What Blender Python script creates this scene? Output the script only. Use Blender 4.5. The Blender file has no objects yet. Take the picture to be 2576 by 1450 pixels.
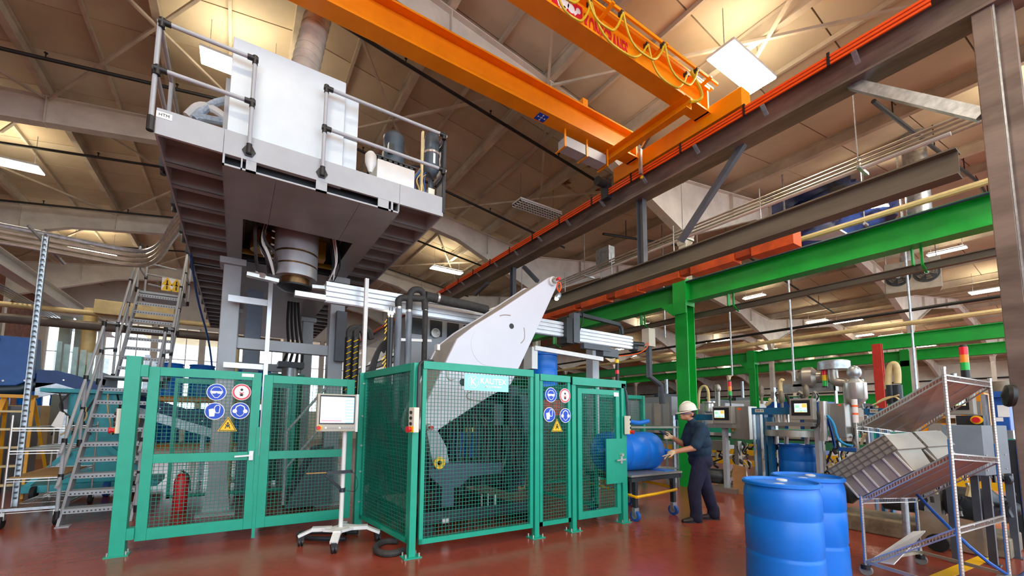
import bpy, bmesh, math, random
from mathutils import Vector, Matrix
random.seed(7)
V = Vector
SC = bpy.context.scene
COL = SC.collection

# ---------------------------------------------------------------- camera (2576x1450 frame)
FPX, PX, PY = 1030.17, 1213.2, 955.8
YAW, PIT, ROL, H = .5398, .0926, .0134, 1.5
_cy, _sy = math.cos(YAW), math.sin(YAW)
CF = V((_sy*math.cos(PIT), _cy*math.cos(PIT), math.sin(PIT)))
_r = V((_cy, -_sy, 0)); _u = _r.cross(CF)
CR = _r*math.cos(ROL) + _u*math.sin(ROL)
CU = -_r*math.sin(ROL) + _u*math.cos(ROL)
EYE = V((0, 0, H))
cd = bpy.data.cameras.new('camera'); cam = bpy.data.objects.new('camera', cd); COL.objects.link(cam)
cd.sensor_width = 36; cd.sensor_fit = 'HORIZONTAL'; cd.lens = FPX/2576*36
cd.shift_x = (1288-PX)/2576; cd.shift_y = (PY-725)/2576
cd.clip_start = .05; cd.clip_end = 200
M = Matrix((CR, CU, -CF)).transposed().to_4x4(); M.translation = EYE
cam.matrix_world = M
SC.camera = cam

def at(x, y, X=None, Y=None, Z=None, D=None):
    "point of the room seen at a photograph pixel, on a known plane"
    d = CF + CR*((x-PX)/FPX) - CU*((y-PY)/FPX)
    if X is not None: t = (X-EYE.x)/d.x
    elif Y is not None: t = (Y-EYE.y)/d.y
    elif Z is not None: t = (Z-EYE.z)/d.z
    else: t = D
    return EYE + d*t

# ---------------------------------------------------------------- sky and exposure
w = bpy.data.worlds.new('overcast'); SC.world = w; w.use_nodes = True
bg = w.node_tree.nodes['Background']
bg.inputs[0].default_value = (.76, .89, 1.0, 1); bg.inputs[1].default_value = 2.3
SC.view_settings.view_transform = 'Standard'
try: SC.view_settings.look = 'None'
except Exception: pass
SC.view_settings.gamma = 1; SC.view_settings.use_curve_mapping = False
SC.view_settings.exposure = 0.74
LAMP = 34.0           # brightness of the fluorescent diffusers

# ---------------------------------------------------------------- materials
def hx(h):
    h = h.lstrip('#'); c = [int(h[i:i+2], 16)/255 for i in (0, 2, 4)]
    return tuple(((v+.055)/1.055)**2.4 if v > .04045 else v/12.92 for v in c)
MATS = {}
def mat(name, col, rough=.5, metal=0, var=.12, scale=6, bump=0, emit=0, spec=None, trans=0, alpha=1, stretch=None, col2=None, lo=.35, hi=.65):
    if name in MATS: return MATS[name]
    m = bpy.data.materials.new(name); m.use_nodes = True; nt = m.node_tree; b = nt.nodes['Principled BSDF']
    c = hx(col) if isinstance(col, str) else col
    b.inputs['Roughness'].default_value = rough; b.inputs['Metallic'].default_value = metal
    if spec is not None: b.inputs['Specular IOR Level'].default_value = spec
    if trans: b.inputs['Transmission Weight'].default_value = trans
    if alpha < 1: b.inputs['Alpha'].default_value = alpha
    b.inputs['Base Color'].default_value = (*c, 1)
    if emit:
        b.inputs['Emission Color'].default_value = (*c, 1); b.inputs['Emission Strength'].default_value = emit
    elif var or col2:
        tc = nt.nodes.new('ShaderNodeTexCoord'); mp = nt.nodes.new('ShaderNodeMapping')
        nz = nt.nodes.new('ShaderNodeTexNoise'); rp = nt.nodes.new('ShaderNodeValToRGB')
        nt.links.new(tc.outputs['Object'], mp.inputs[0]); nt.links.new(mp.outputs[0], nz.inputs['Vector'])
        if stretch: mp.inputs['Scale'].default_value = stretch
        nz.inputs['Scale'].default_value = scale; nz.inputs['Detail'].default_value = 5; nz.inputs['Roughness'].default_value = .6
        c2 = (hx(col2) if col2 else tuple(v*(1-var*1.6) for v in c)); c1 = c if col2 else tuple(min(1, v*(1+var*.5)) for v in c)
        rp.color_ramp.elements[0].color = (*c2, 1); rp.color_ramp.elements[1].color = (*c1, 1)
        rp.color_ramp.elements[0].position = lo; rp.color_ramp.elements[1].position = hi
        nt.links.new(nz.outputs['Fac'], rp.inputs[0]); nt.links.new(rp.outputs[0], b.inputs['Base Color'])
        if bump:
            bp = nt.nodes.new('ShaderNodeBump'); bp.inputs['Strength'].default_value = bump; bp.inputs['Distance'].default_value = .01
            nt.links.new(nz.outputs['Fac'], bp.inputs['Height']); nt.links.new(bp.outputs[0], b.inputs['Normal'])
    MATS[name] = m
    return m

TEAL = mat('teal_paint', '#17a184', .38, var=.05)
TEALW = mat('teal_wire', '#0c7460', .45, var=.03)
GREEN = mat('green_beam_paint', '#0fae3d', .42, var=.12, scale=2)
ORANGE = mat('crane_orange', '#ff9a00', .4, var=.08, scale=2)
ORWIRE = mat('conductor_orange', '#ff5a12', .4, var=.04)
DUCTOR = mat('bus_duct_orange', '#ea5e20', .5, var=.2, scale=3)
STEEL = mat('mill_steel', '#8d7d74', .42, .25, col2='#64564f', scale=3.5, stretch=(1, .25, 1))
RUSTB = mat('oxide_brown_steel', '#7c7260', .55, .15, col2='#655c4e', scale=3, stretch=(1, .2, 1))
GALV = mat('galvanised', '#b9c0c6', .35, .7, var=.18, scale=14)
DUCT = mat('spiral_duct', '#dcdad0', .26, .5, var=.1, scale=8)
CHROME = mat('chrome', '#cfccc6', .25, .6, var=.05)
STAIN = mat('brushed_stainless', '#aaa69d', .35, .6, var=.05, scale=3, stretch=(6, 6, .6))
GREYP = mat('machine_grey_paint', '#acb0b5', .42, var=.05, scale=3)
GREYU = mat('platform_grey_paint', '#8d918f', .36, var=.08, scale=2.5)
CABW = mat('cabinet_white', '#d3dde3', .4, var=.02)
LEVER = mat('lever_light_grey', '#d4d5df', .38, var=.02, scale=2)
WHITE = mat('white_paint', '#e9e9e6', .45, var=.04)
ALU = mat('aluminium_profile', '#dfe2e6', .32, .35, var=.04)
DGREY = mat('dark_grey_paint', '#50555d', .42, var=.1)
CHAR = mat('charcoal_metal', '#33383d', .4, .2, var=.15)
MOTOR = mat('motor_slate', '#46525c', .45, var=.08)
BLACK = mat('black_plastic', '#1d1d1f', .45, var=.15)
RUBBER = mat('rubber', '#202020', .7, var=.15)
HOSE = mat('insulated_hose', '#3b3937', .75, var=.2, scale=20)
BLUEB = mat('barrel_blue', '#0075dd', .38, var=.05, scale=4)
BLUEM = mat('machine_blue', '#1d57a8', .42, var=.1)
BLUEF = mat('frame_blue', '#1c6593', .45, var=.12)
NAVY = mat('hopper_blue', '#2a60a8', .42, var=.08)
TURQ = mat('turquoise_machine', '#3fb4c0', .5, col2='#2c93a1', scale=3)
YEL = mat('safety_yellow', '#f3b90c', .45, var=.05)
LADY = mat('ladder_yellow', '#e7a211', .45, var=.08)
RED = mat('safety_red', '#d5202a', .4, var=.03)
REDC = mat('red_column_paint', '#c9382c', .45, var=.1)
SIGNB = mat('sign_blue', '#0b49c4', .45, var=0)
SIGNW = mat('sign_white', '#f2f2f0', .5, var=0)
SIGNY = mat('sign_yellow', '#f6c60a', .45, var=0)
SIGNR = mat('sign_red', '#e14453', .45, var=0)
INK = mat('print_black', '#1b1b1f', .5, var=0)
LRED = mat('lettering_red', '#d4122c', .45, var=0)
SKYP = mat('sign_plate_mint', '#9be6da', .4, var=.02)
BEIGE = mat('control_box_beige', '#e6e1cf', .45, var=.03)
PIPEY = mat('cream_pipe_paint', '#dcc58d', .5, var=.12, scale=4)
PIPEB = mat('black_pipe', '#2a2927', .5, .2, var=.2)
PIPEG = mat('conduit', '#c3bba9', .35, .6, var=.15)
CREAM = mat('cream_frame_paint', '#d9d2c6', .6, var=.1, scale=2)
PURL = mat('purlin_paint', '#cfc3ae', .7, var=.15, scale=2)
CEIL = mat('ceiling_board', '#d3c5ab', .85, var=.08, scale=.8, bump=.15)
CEIL2 = mat('ceiling_board_aged', '#cab89b', .85, var=.1, scale=1.1, bump=.15)
WALLM = mat('wall_paint', '#e8e3d7', .8, var=.1, scale=.8)
WALLT = mat('wall_tan', '#c9b284', .8, var=.15, scale=1)
BRICK = mat('old_brick', '#8d5a48', .85, var=.3, scale=5)
CARD = mat('cardboard', '#b98a5a', .8, var=.1)
PAPER = mat('paper', '#ece9e2', .8, var=.03)
TOTE = mat('tote_grey', '#a39a8d', .5, var=.05)
TOTEL = mat('tote_light', '#cfccc4', .5, var=.04)
POLYC = mat('clear_sheet', '#b9a58d', .15, 0, var=.1, alpha=.55)
TARP = mat('tarp_blue_black', '#2b4380', .28, col2='#0b1026', scale=2.2, bump=1.0, lo=.4, hi=.62)
STAINC = mat('ceiling_board_stained', '#d3c5ab', .85, col2='#7d4d25', scale=1.4, lo=.40, hi=.46)
DUCTOR2 = mat('bus_duct_dark', '#b8471c', .55, var=.2, scale=3)
DARKM = mat('press_slate_shaded', '#2f363f', .4, .1, var=.2)  # slate paint with the enclosure's inner shade in its colour
SLATE = mat('press_slate_blue', '#465064', .42, var=.12)
GLASS = mat('smoked_panel', '#0d6b58', .08, 0, var=0, alpha=.42)
PANE = mat('window_pane', '#f4fbff', .05, 0, var=0, alpha=.12)
NAVYC = mat('shirt_navy', '#16324a', .85, var=.2, scale=9)
TROUS = mat('trousers_dark_navy', '#1d1d3c', .85, var=.25, scale=7)
SKIN = mat('skin', '#c58a68', .55, var=.06)
GLOVE = mat('work_glove', '#d6b891', .8, var=.1)
HAIR = mat('dark_hair', '#1d1713', .7, var=.2)
HAT = mat('hard_hat_white', '#efe9d8', .3, var=.02)
SHOE = mat('brown_boot', '#3a2f28', .6, var=.2)
WARM = mat('lamp_diffuser', (1.0, .88, .68), .5, emit=LAMP)
WARMU = mat('lamp_uplight', (1.0, .86, .62), .5, emit=LAMP*.40)
WARMS = mat('lamp_diffuser_far', (1.0, .87, .66), .5, emit=LAMP*.75)
BULB = mat('work_light_glow', (1.0, .92, .78), .5, emit=16)
HEADB = mat('heated_steel_bronze', '#8d6a45', .3, .8, col2='#5b4228', scale=6)
HEADS = mat('extrusion_head_steel', '#c4c5c8', .3, .45, var=.12, scale=3)
BROWNB = mat('fan_grill_bronze', '#8b7f6c', .5, .2, var=.2)
HEATER = mat('unit_heater_tan', '#b7ab94', .5, var=.12)
WOOD = mat('wood_plank', '#b08a52', .7, var=.2, stretch=(1, 8, 8))
RINGT = mat('translucent_curtain', '#c8ece8', .2, 0, var=.15, alpha=.5)
GREEND = mat('dark_green_tank', '#12633f', .45, var=.1)

def floor_mat():
    m = bpy.data.materials.new('red_epoxy_floor'); m.use_nodes = True; nt = m.node_tree; b = nt.nodes['Principled BSDF']; L = nt.links
    tc = nt.nodes.new('ShaderNodeTexCoord')
    n1 = nt.nodes.new('ShaderNodeTexNoise'); n1.inputs['Scale'].default_value = .55; n1.inputs['Detail'].default_value = 6
    n2 = nt.nodes.new('ShaderNodeTexNoise'); n2.inputs['Scale'].default_value = 9; n2.inputs['Detail'].default_value = 8
    for n in (n1, n2): L.new(tc.outputs['Object'], n.inputs['Vector'])
    r1 = nt.nodes.new('ShaderNodeValToRGB'); r1.color_ramp.elements[0].color = (*hx('#8c3c2a'), 1); r1.color_ramp.elements[1].color = (*hx('#a04a36'), 1)
    r1.color_ramp.elements[0].position = .35; r1.color_ramp.elements[1].position = .7
    r2 = nt.nodes.new('ShaderNodeValToRGB'); r2.color_ramp.elements[0].color = (.8, .78, .76, 1); r2.color_ramp.elements[1].color = (1, 1, 1, 1)
    r2.color_ramp.elements[0].position = .3; r2.color_ramp.elements[1].position = .55
    mx = nt.nodes.new('ShaderNodeMixRGB'); mx.blend_type = 'MULTIPLY'; mx.inputs[0].default_value = .55
    L.new(n1.outputs['Fac'], r1.inputs[0]); L.new(n2.outputs['Fac'], r2.inputs[0]); L.new(r1.outputs[0], mx.inputs[1]); L.new(r2.outputs[0], mx.inputs[2])
    L.new(mx.outputs[0], b.inputs['Base Color'])
    mr = nt.nodes.new('ShaderNodeMapRange'); mr.inputs[3].default_value = .17; mr.inputs[4].default_value = .30
    L.new(n1.outputs['Fac'], mr.inputs[0]); L.new(mr.outputs[0], b.inputs['Roughness'])
    bp = nt.nodes.new('ShaderNodeBump'); bp.inputs['Strength'].default_value = .05; bp.inputs['Distance'].default_value = .02
    L.new(n2.outputs['Fac'], bp.inputs['Height']); L.new(bp.outputs[0], b.inputs['Normal'])
    return m
FLOOR = floor_mat()

# ---------------------------------------------------------------- mesh helpers
def perp(d):
    d = d.normalized(); a = V((0, 0, 1)) if abs(d.z) < .9 else V((1, 0, 0))
    s = d.cross(a).normalized(); return s, s.cross(d).normalized()

class MB:
    def __init__(s): s.v = []; s.f = []
    def add(s, vs, fs):
        n = len(s.v); s.v += [tuple(v) for v in vs]; s.f += [tuple(i+n for i in f) for f in fs]; return s
    def ob(s, c, a, b, d):
        c, a, b, d = V(c), V(a), V(b), V(d)
        vs = [c+a*i+b*j+d*k for i in (-1, 1) for j in (-1, 1) for k in (-1, 1)]
        return s.add(vs, [(0, 1, 3, 2), (4, 6, 7, 5), (0, 4, 5, 1), (2, 3, 7, 6), (0, 2, 6, 4), (1, 5, 7, 3)])
    def bx(s, x0, x1, y0, y1, z0, z1):
        return s.ob(((x0+x1)/2, (y0+y1)/2, (z0+z1)/2), ((x1-x0)/2, 0, 0), (0, (y1-y0)/2, 0), (0, 0, (z1-z0)/2))
    def bar(s, p0, p1, w, h=None, up=None, off=0):
        p0, p1 = V(p0), V(p1); d = p1-p0; h = h or w
        if up is None: sd, u = perp(d)
        else:
            sd = d.cross(V(up)).normalized(); u = sd.cross(d).normalized()
        return s.ob((p0+p1)/2+u*off, d/2, sd*w/2, u*h/2)
    def cyl(s, p0, p1, r, n=12, r2=None):
        p0, p1 = V(p0), V(p1); r2 = r if r2 is None else r2; a, b = perp(p1-p0)
        vs = []
        for p, q in ((p0, r), (p1, r2)):
            vs += [p+a*q*math.cos(2*math.pi*i/n)+b*q*math.sin(2*math.pi*i/n) for i in range(n)]
        return s.add(vs, [(i, (i+1) % n, n+(i+1) % n, n+i) for i in range(n)]+[tuple(range(n))[::-1], tuple(range(n, 2*n))])
    def tube(s, pts, r, n=7, smooth=0):
        pts = [V(p) for p in pts]
        for _ in range(smooth):
            q = [pts[0]]
            for a, b in zip(pts, pts[1:]): q += [a*.75+b*.25, a*.25+b*.75]
            pts = q+[pts[-1]]
        d0 = (pts[1]-pts[0]).normalized(); a, b = perp(d0); vs = []
        for i, p in enumerate(pts):
            d = (pts[min(i+1, len(pts)-1)]-pts[max(i-1, 0)]).normalized()
            a = (a-d*a.dot(d)); a = a.normalized() if a.length > 1e-6 else perp(d)[0]; b = d.cross(a)
            vs += [p+a*r*math.cos(2*math.pi*k/n)+b*r*math.sin(2*math.pi*k/n) for k in range(n)]
        fs = [(i*n+k, i*n+(k+1) % n, (i+1)*n+(k+1) % n, (i+1)*n+k) for i in range(len(pts)-1) for k in range(n)]
        fs += [tuple(range(n))[::-1], tuple(range((len(pts)-1)*n, len(pts)*n))]
        return s.add(vs, fs)
    def lathe(s, c, prof, n=24, ax=(0, 0, 1)):
        c, ax = V(c), V(ax).normalized(); a, b = perp(ax); vs = []
        for r, z in prof: vs += [c+ax*z+a*r*math.cos(2*math.pi*k/n)+b*r*math.sin(2*math.pi*k/n) for k in range(n)]
        m = len(prof)
        fs = [(i*n+k, i*n+(k+1) % n, (i+1)*n+(k+1) % n, (i+1)*n+k) for i in range(m-1) for k in range(n)]
        fs += [tuple(range(n))[::-1], tuple(range((m-1)*n, m*n))]
        return s.add(vs, fs)
    def prism(s, pts, vec):
        pts = [V(p) for p in pts]; n = len(pts); vec = V(vec)
        return s.add(pts+[p+vec for p in pts], [tuple(range(n))[::-1], tuple(range(n, 2*n))]+[(i, (i+1) % n, n+(i+1) % n, n+i) for i in range(n)])
    def ibeam(s, p0, p1, w, d, tf=.02, tw=.015, up=(0, 0, 1)):
        s.bar(p0, p1, w, tf, up, d/2-tf/2); s.bar(p0, p1, w, tf, up, -d/2+tf/2); return s.bar(p0, p1, tw, d-2*tf, up)
    def chan(s, p0, p1, w, d, t=.012, up=(0, 0, 1)):
        p0, p1 = V(p0), V(p1); sd = (p1-p0).cross(V(up)).normalized()
        s.bar(p0, p1, w, t, up, d/2-t/2); s.bar(p0, p1, w, t, up, -d/2+t/2)
        return s.bar(p0+sd*(w/2-t/2), p1+sd*(w/2-t/2), t, d-2*t, up)
    def ell(s, c, r, n=16, m=10, rot=None):
        c = V(c); vs = []; R = rot or Matrix.Identity(3)
        for j in range(m+1):
            t = math.pi*j/m
            for i in range(n):
                p = 2*math.pi*i/n
                vs.append(c+R @ V((r[0]*math.sin(t)*math.cos(p), r[1]*math.sin(t)*math.sin(p), r[2]*math.cos(t))))
        return s.add(vs, [(j*n+i, j*n+(i+1) % n, (j+1)*n+(i+1) % n, (j+1)*n+i) for j in range(m) for i in range(n)])
    def grid(s, o, u, v, nu, nv, r, off=(0, 0, 0)):
        "square bars: nu along v, nv along u"
        o, u, v = V(o), V(u), V(v); nrm = u.cross(v).normalized()
        un, vn = u.normalized(), v.normalized()
        for i in range(1, nu): c = o+u*(i/nu); s.ob(c+v/2, v/2, un*r, nrm*r)
        for j in range(1, nv): c = o+v*(j/nv); s.ob(c+u/2+nrm*r*1.6, u/2, vn*r, nrm*r)
        return s
    def build(s, name, m, parent=None, smooth=True, **kw):
        return obj(name, s.v, s.f, m, parent, smooth, **kw)

WL = {}      # world position of every object's origin
def obj(name, vs, fs, m, parent=None, smooth=True, label=None, cat=None, group=None, kind=None, bevel=0):
    if parent is None:
        xs = [v[0] for v in vs]; ys = [v[1] for v in vs]; zs = [v[2] for v in vs]
        o0 = V(((min(xs)+max(xs))/2, (min(ys)+max(ys))/2, min(zs)))
    else: o0 = None
    me = bpy.data.meshes.new(name)
    me.from_pydata([tuple(V(v)-o0) for v in vs] if o0 is not None else vs, [], fs)
    bm = bmesh.new(); bm.from_mesh(me); bmesh.ops.recalc_face_normals(bm, faces=bm.faces); bm.to_mesh(me); bm.free()
    if smooth:
        for p in me.polygons: p.use_smooth = True
        me.set_sharp_from_angle(angle=math.radians(38))
    me.materials.append(m)
    o = bpy.data.objects.new(name, me); COL.objects.link(o)
    if parent is not None:
        o.parent = parent; o.location = -WL[parent]; WL[o] = V((0, 0, 0))
    else:
        o.location = o0; WL[o] = o0
    if bevel:
        b = o.modifiers.new('bevel', 'BEVEL'); b.width = bevel; b.segments = 2; b.limit_method = 'ANGLE'; b.angle_limit = math.radians(40)
    if label: o['label'] = label
    if cat: o['category'] = cat
    if group: o['group'] = group
    if kind: o['kind'] = kind
    return o

def thing(name, label, cat, loc, group=None, kind=None):
    o = bpy.data.objects.new(name, None); COL.objects.link(o); o.location = loc; WL[o] = V(loc)
    o.empty_display_size = .1
    if label: o['label'] = label
    if cat: o['category'] = cat
    if group: o['group'] = group
    if kind: o['kind'] = kind
    return o

def dup(root, loc, rz=None, label=None, group=None):
    r = root.copy(); COL.objects.link(r); r.location = loc
    if rz is not None: r.rotation_euler = (0, 0, rz)
    if label: r['label'] = label
    if group: r['group'] = group
    for ch in list(root.children):
        c = ch.copy(); COL.objects.link(c); c.parent = r
        for g in list(ch.children):
            d = g.copy(); COL.objects.link(d); d.parent = c
    return r

def textmesh(name, s, size, m, parent, o, xd, yd, ext=.001, bold=False, align='CENTER', fit=None):
    "flat lettering: origin o, reading direction xd, up yd"
    cu = bpy.data.curves.new(name, 'FONT'); cu.body = s; cu.size = size; cu.extrude = ext; cu.align_x = align; cu.align_y = 'CENTER'
    cu.resolution_u = 3
    if bold: cu.offset = size*.022
    t = bpy.data.objects.new('t', cu); COL.objects.link(t)
    dg = bpy.context.evaluated_depsgraph_get(); me = bpy.data.meshes.new_from_object(t.evaluated_get(dg))
    bpy.data.objects.remove(t); bpy.data.curves.remove(cu)
    xd, yd, o = V(xd).normalized(), V(yd).normalized(), V(o); zd = xd.cross(yd)
    kx = ky = 1
    if fit:
        xs = [v.co.x for v in me.vertices]; ys = [v.co.y for v in me.vertices]; kx, ky = fit[0]/(max(xs)-min(xs)), fit[1]/(max(ys)-min(ys)); mx_, my_ = (max(xs)+min(xs))/2, (max(ys)+min(ys))/2
        for v in me.vertices: v.co.x = (v.co.x-mx_)*kx; v.co.y = (v.co.y-my_)*ky
    for v in me.vertices: v.co = o+xd*v.co.x+yd*v.co.y+zd*v.co.z
    me.name = name; me.materials.clear(); me.materials.append(m)
    ob_ = bpy.data.objects.new(name, me); COL.objects.link(ob_); ob_.parent = parent; ob_.location = -WL[parent]; WL[ob_] = V((0, 0, 0))
    return ob_

def disc(c, r, nrm, th=.003, n=32): return MB().cyl(V(c), V(c)+V(nrm).normalized()*th, r, n)
# ================================================================ building shell
XR = [.6, 18.8, 37.0, 55.2]; HALF = 9.1; RZ = 9.35; SL = .14
X0, X1, Y0, Y1, Y2 = -8.5, 64.3, -6.0, 28.0, 58.0     # Y2: the deeper halls right of X = 10
def zroof(x):
    return RZ-SL*min(abs(x-r) for r in XR)
fl = MB().bx(X0-.3, X1+.3, Y0-14, Y2+.3, -.2, 0).build('floor', FLOOR, smooth=False, kind='structure')

ceil = thing('ceiling', None, None, (.6, 12, 9.3), kind='structure')
def panel_mesh(sx, q, w):
    "board on one roof slope, between purlin lines q and q+1"
    mb = MB(); a, b = HALF/4*q+.012, HALF/4*(q+1)-.012
    pts = [(sx*a, .012, -SL*a), (sx*b, .012, -SL*b), (sx*b, w-.012, -SL*b), (sx*a, w-.012, -SL*a)]
    mb.prism(pts, (0, 0, .06))
    return mb
PW = 1.22
rows = [y for y in [Y0+PW*i for i in range(30)] if y < Y1-.5]
proto = {}
for sx in (-1, 1):
    for q in range(4):
        for i, y in enumerate(rows):
            k = (sx, q)
            if k not in proto:
                o = panel_mesh(sx, q, PW).build('ceiling_panel', CEIL, ceil, smooth=False); proto[k] = o
            else:
                o = proto[k].copy(); COL.objects.link(o); o.parent = ceil
            o.location = V((.6, y, RZ))-WL[ceil]
            if sx == 1 and q == 3 and 3.5 < y < 8:
                if 'st' not in proto:
                    me = proto[k].data.copy(); me.materials.clear(); me.materials.append(STAINC); proto['st'] = me
                o.data = proto['st']
            elif (i*7+q*3+sx) % 3 == 0:
                if (k, 'm') not in proto:
                    me = proto[k].data.copy(); me.materials.clear(); me.materials.append(CEIL2); proto[(k, 'm')] = me
                o.data = proto[(k, 'm')]
far = MB()
rows2 = [Y0+PW*i for i in range(52)]
for xr in XR[1:]:
    for sx in (-1, 1):
        for q in range(4):
            for y in rows2:
                pm = panel_mesh(sx, q, PW); far.add([(v[0]+xr, v[1]+y, v[2]+RZ) for v in pm.v], pm.f)
far.build('ceiling_panel', CEIL, ceil, smooth=False, kind='stuff')
MB().bx(X0, X1, Y0, Y2, RZ+.12, RZ+.16).build('roof_deck', WALLT, ceil, smooth=False)
# purlins
for xr in XR:
    for sx in (-1, 1):
        for q in range(0, 5):
            if (q == 0 and sx == 1) or (q == 4 and sx == -1 and xr > 1): continue
            x = xr+sx*HALF/4*q
            MB().ibeam((x, Y0, zroof(x)-.16), (x, Y1 if x < 10 else Y2, zroof(x)-.16), .13, .3, .02, .02).build('purlin', PURL, ceil, smooth=False)
# intermediate joists near the machine hall (light members seen between purlins)
for sx in (-1, 1):
    for q in range(0, 4):
        x = .6+sx*HALF/4*(q+.5)
        MB().bar((x, Y0, zroof(x)-.05), (x, Y1, zroof(x)-.05), .06, .09, (0, 0, 1)).build('joist', PURL, ceil, smooth=False)
# roof-plane cross bracing
for y0 in (0, 6.1, 12.2, 18.3):
    for xa, xb in ((-8.5, -3.95), (-3.95, .6), (.6, 5.15), (5.15, 9.7)):
        for p, q in (((xa, y0), (xb, y0+6.1)), ((xb, y0), (xa, y0+6.1))):
            MB().bar((p[0], p[1], zroof(p[0])-.36), (q[0], q[1], zroof(q[0])-.36), .05, .05).build('brace', PURL, ceil, smooth=False)

# tapered portal frames
def frame(n, y, xc, lab):
    t = thing('trim_%d' % n, lab, None, (xc, y, 0), kind='structure')
    def half(sx):
        xa, xb = xc, xc+sx*HALF
        top = [(xa, zroof(xa)-.33), (xb, zroof(xc+sx*HALF)-.33)]
        bot = [(xa, RZ-.85), (xc+sx*HALF*.62, RZ-.33-SL*HALF*.62-.62), (xb-sx*.28, 6.35), (xb-sx*.12, 6.0)]
        pts = [top[0], top[1], (xb, 6.0), bot[3], bot[2], bot[1], bot[0]]
        w_ = MB().prism([(px_, y-.008, pz) for px_, pz in pts], (0, .016, 0)); w_.build('web', CREAM, t, smooth=False)
        fl_ = MB()
        for a, b in zip(bot, bot[1:]): fl_.bar((a[0], y, a[1]), (b[0], y, b[1]), .22, .022, (0, 0, 1) if abs(a[0]-b[0]) > .2 else (1, 0, 0))
        fl_.bar((top[0][0], y, top[0][1]), (top[1][0], y, top[1][1]), .22, .022, (0, 0, 1))
        for q in (.25, .5, .75):
            x = xa+(xb-xa)*q; zt = zroof(x)-.34; zb = zt-.5-q*.25
            fl_.bx(x-.008, x+.008, y-.1, y+.1, zb, zt)
        fl_.build('flange', CREAM, t, smooth=False)
    for sx in (-1, 1):
        half(sx)
    for sx in (-1, 1):
        x = xc+sx*HALF
        if sx == -1 and xc > 1: continue
        MB().ibeam((x, y, 0), (x, y, 6.05), .2, .22, .015, .012, up=(1, 0, 0)).build('column', CREAM, t, smooth=False)
    return t
n = 1
for y in (0, 6.1, 12.2, 18.3, 24.4, 30.5, 36.6, 42.7):
    for xc in XR:
        if y < Y1 or xc > 1: frame(n, y, xc, None); n += 1

# walls
wb = thing('wall_back', None, None, (1.5, Y1, 0), kind='structure')
WZ0, WZ1, XB = 1.7, 6.3, 11.2
wins = [(-8.2+2.15*i, -8.2+2.15*i+1.95) for i in range(9)]
MB().bx(X0, XB, Y1, Y1+.25, 0, WZ0).build('lower_wall', WALLM, wb, smooth=False)
MB().bx(X0, XB, Y1, Y1+.25, WZ1, 9.5).build('upper_wall', WALLM, wb, smooth=False)
edges = [X0]+[e for w_ in wins for e in w_]+[XB]
for a, b in zip(edges[0::2], edges[1::2]):
    MB().bx(a, b, Y1, Y1+.25, WZ0, WZ1).build('pier', WALLM, wb, smooth=False)
for i, (a, b) in enumerate(wins):
    t = thing('window_%d' % (i+1), None, None, ((a+b)/2, Y1+.1, WZ0), kind='structure')
    fr = MB(); 
    fr.bx(a, a+.06, Y1+.05, Y1+.15, WZ0, WZ1); fr.bx(b-.06, b, Y1+.05, Y1+.15, WZ0, WZ1)
    fr.bx(a, b, Y1+.05, Y1+.15, WZ0, WZ0+.06); fr.bx(a, b, Y1+.05, Y1+.15, WZ1-.06, WZ1)
    for k in (1, 2): fr.bx(a+(b-a)*k/3-.02, a+(b-a)*k/3+.02, Y1+.06, Y1+.14, WZ0, WZ1)
    fr.bx(a, b, Y1+.06, Y1+.14, 4.48, 4.52)
    fr.build('window_frame', WHITE, t, smooth=False)
    for k in range(3):
        for z0, z1 in ((WZ0+.06, 4.48), (4.52, WZ1-.06)):
            MB().bx(a+(b-a)*k/3+.02, a+(b-a)*(k+1)/3-.02, Y1+.095, Y1+.105, z0, z1).build('pane', PANE, t, smooth=False)
MB().bx(X0-.25, X0, Y0, Y1, 0, 8.4).build('wall_left', BRICK, smooth=False, kind='structure')
MB().bx(XB, X1, Y2, Y2+.25, 0, 9.5).build('wall_rear', WALLM, smooth=False, kind='structure')
MB().bx(XB-.25, XB, Y1, Y2, 0, 9.5).build('wall_inner', WALLM, smooth=False, kind='structure')
MB().bx(X1, X1+.25, Y0, Y2, 0, 9.5).build('wall_right', WALLM, smooth=False, kind='structure')
# floor stripe beside the rack
s0, s1 = at(2370, 1450, Z=0), at(2500, 1395, Z=0)
d = (s1-s0).normalized(); sd = V((-d.y, d.x, 0))*.055
a, b = s0-d*.9, s1+d*1.2
MB().prism([a-sd, b-sd, b+sd, a+sd], (0, 0, .004)).build('floor_stripe', YEL, label='yellow painted stripe on the red floor behind the wire rack', cat='floor marking', smooth=False)
# ================================================================ overhead crane
XRW = 6.5
rw = thing('crane_runway', 'brown steel crane runway beam with column and braces along the right', 'crane runway', (XRW, .75, 0))
zb = 5.765; zt = 6.22
MB().ibeam((XRW, .2, (zb+zt)/2), (XRW, 27.5, (zb+zt)/2), .34, zt-zb, .03, .02).build('runway_beam', STEEL, rw, smooth=False)
MB().bx(XRW-.03, XRW+.03, .2, 27.5, zt, zt+.07).build('crane_rail', CHAR, rw, smooth=False)
MB().bx(XRW-.14, XRW+.14, .615, .755, 0, zb).build('column', STEEL, rw, smooth=False, bevel=.006)
MB().bx(XRW-.06, XRW+.1, .50, .615, 0, zb).build('column_web', STEEL, rw, smooth=False); MB().bx(XRW-.14, XRW-.12, .60, .614, 0, zb).build('lit_edge', GALV, rw, smooth=False)  # thin pale strip draws the column's bright lit edge
MB().bx(XRW-.22, XRW+.22, .5, .98, 0, .02).build('base_plate', STEEL, rw, smooth=False)
zl = at(2475, 388, X=XRW).z
MB().ibeam((XRW, .95, zl), (XRW, 27.5, zl), .2, .3, .02, .02).build('tie_beam', RUSTB, rw, smooth=False)
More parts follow.
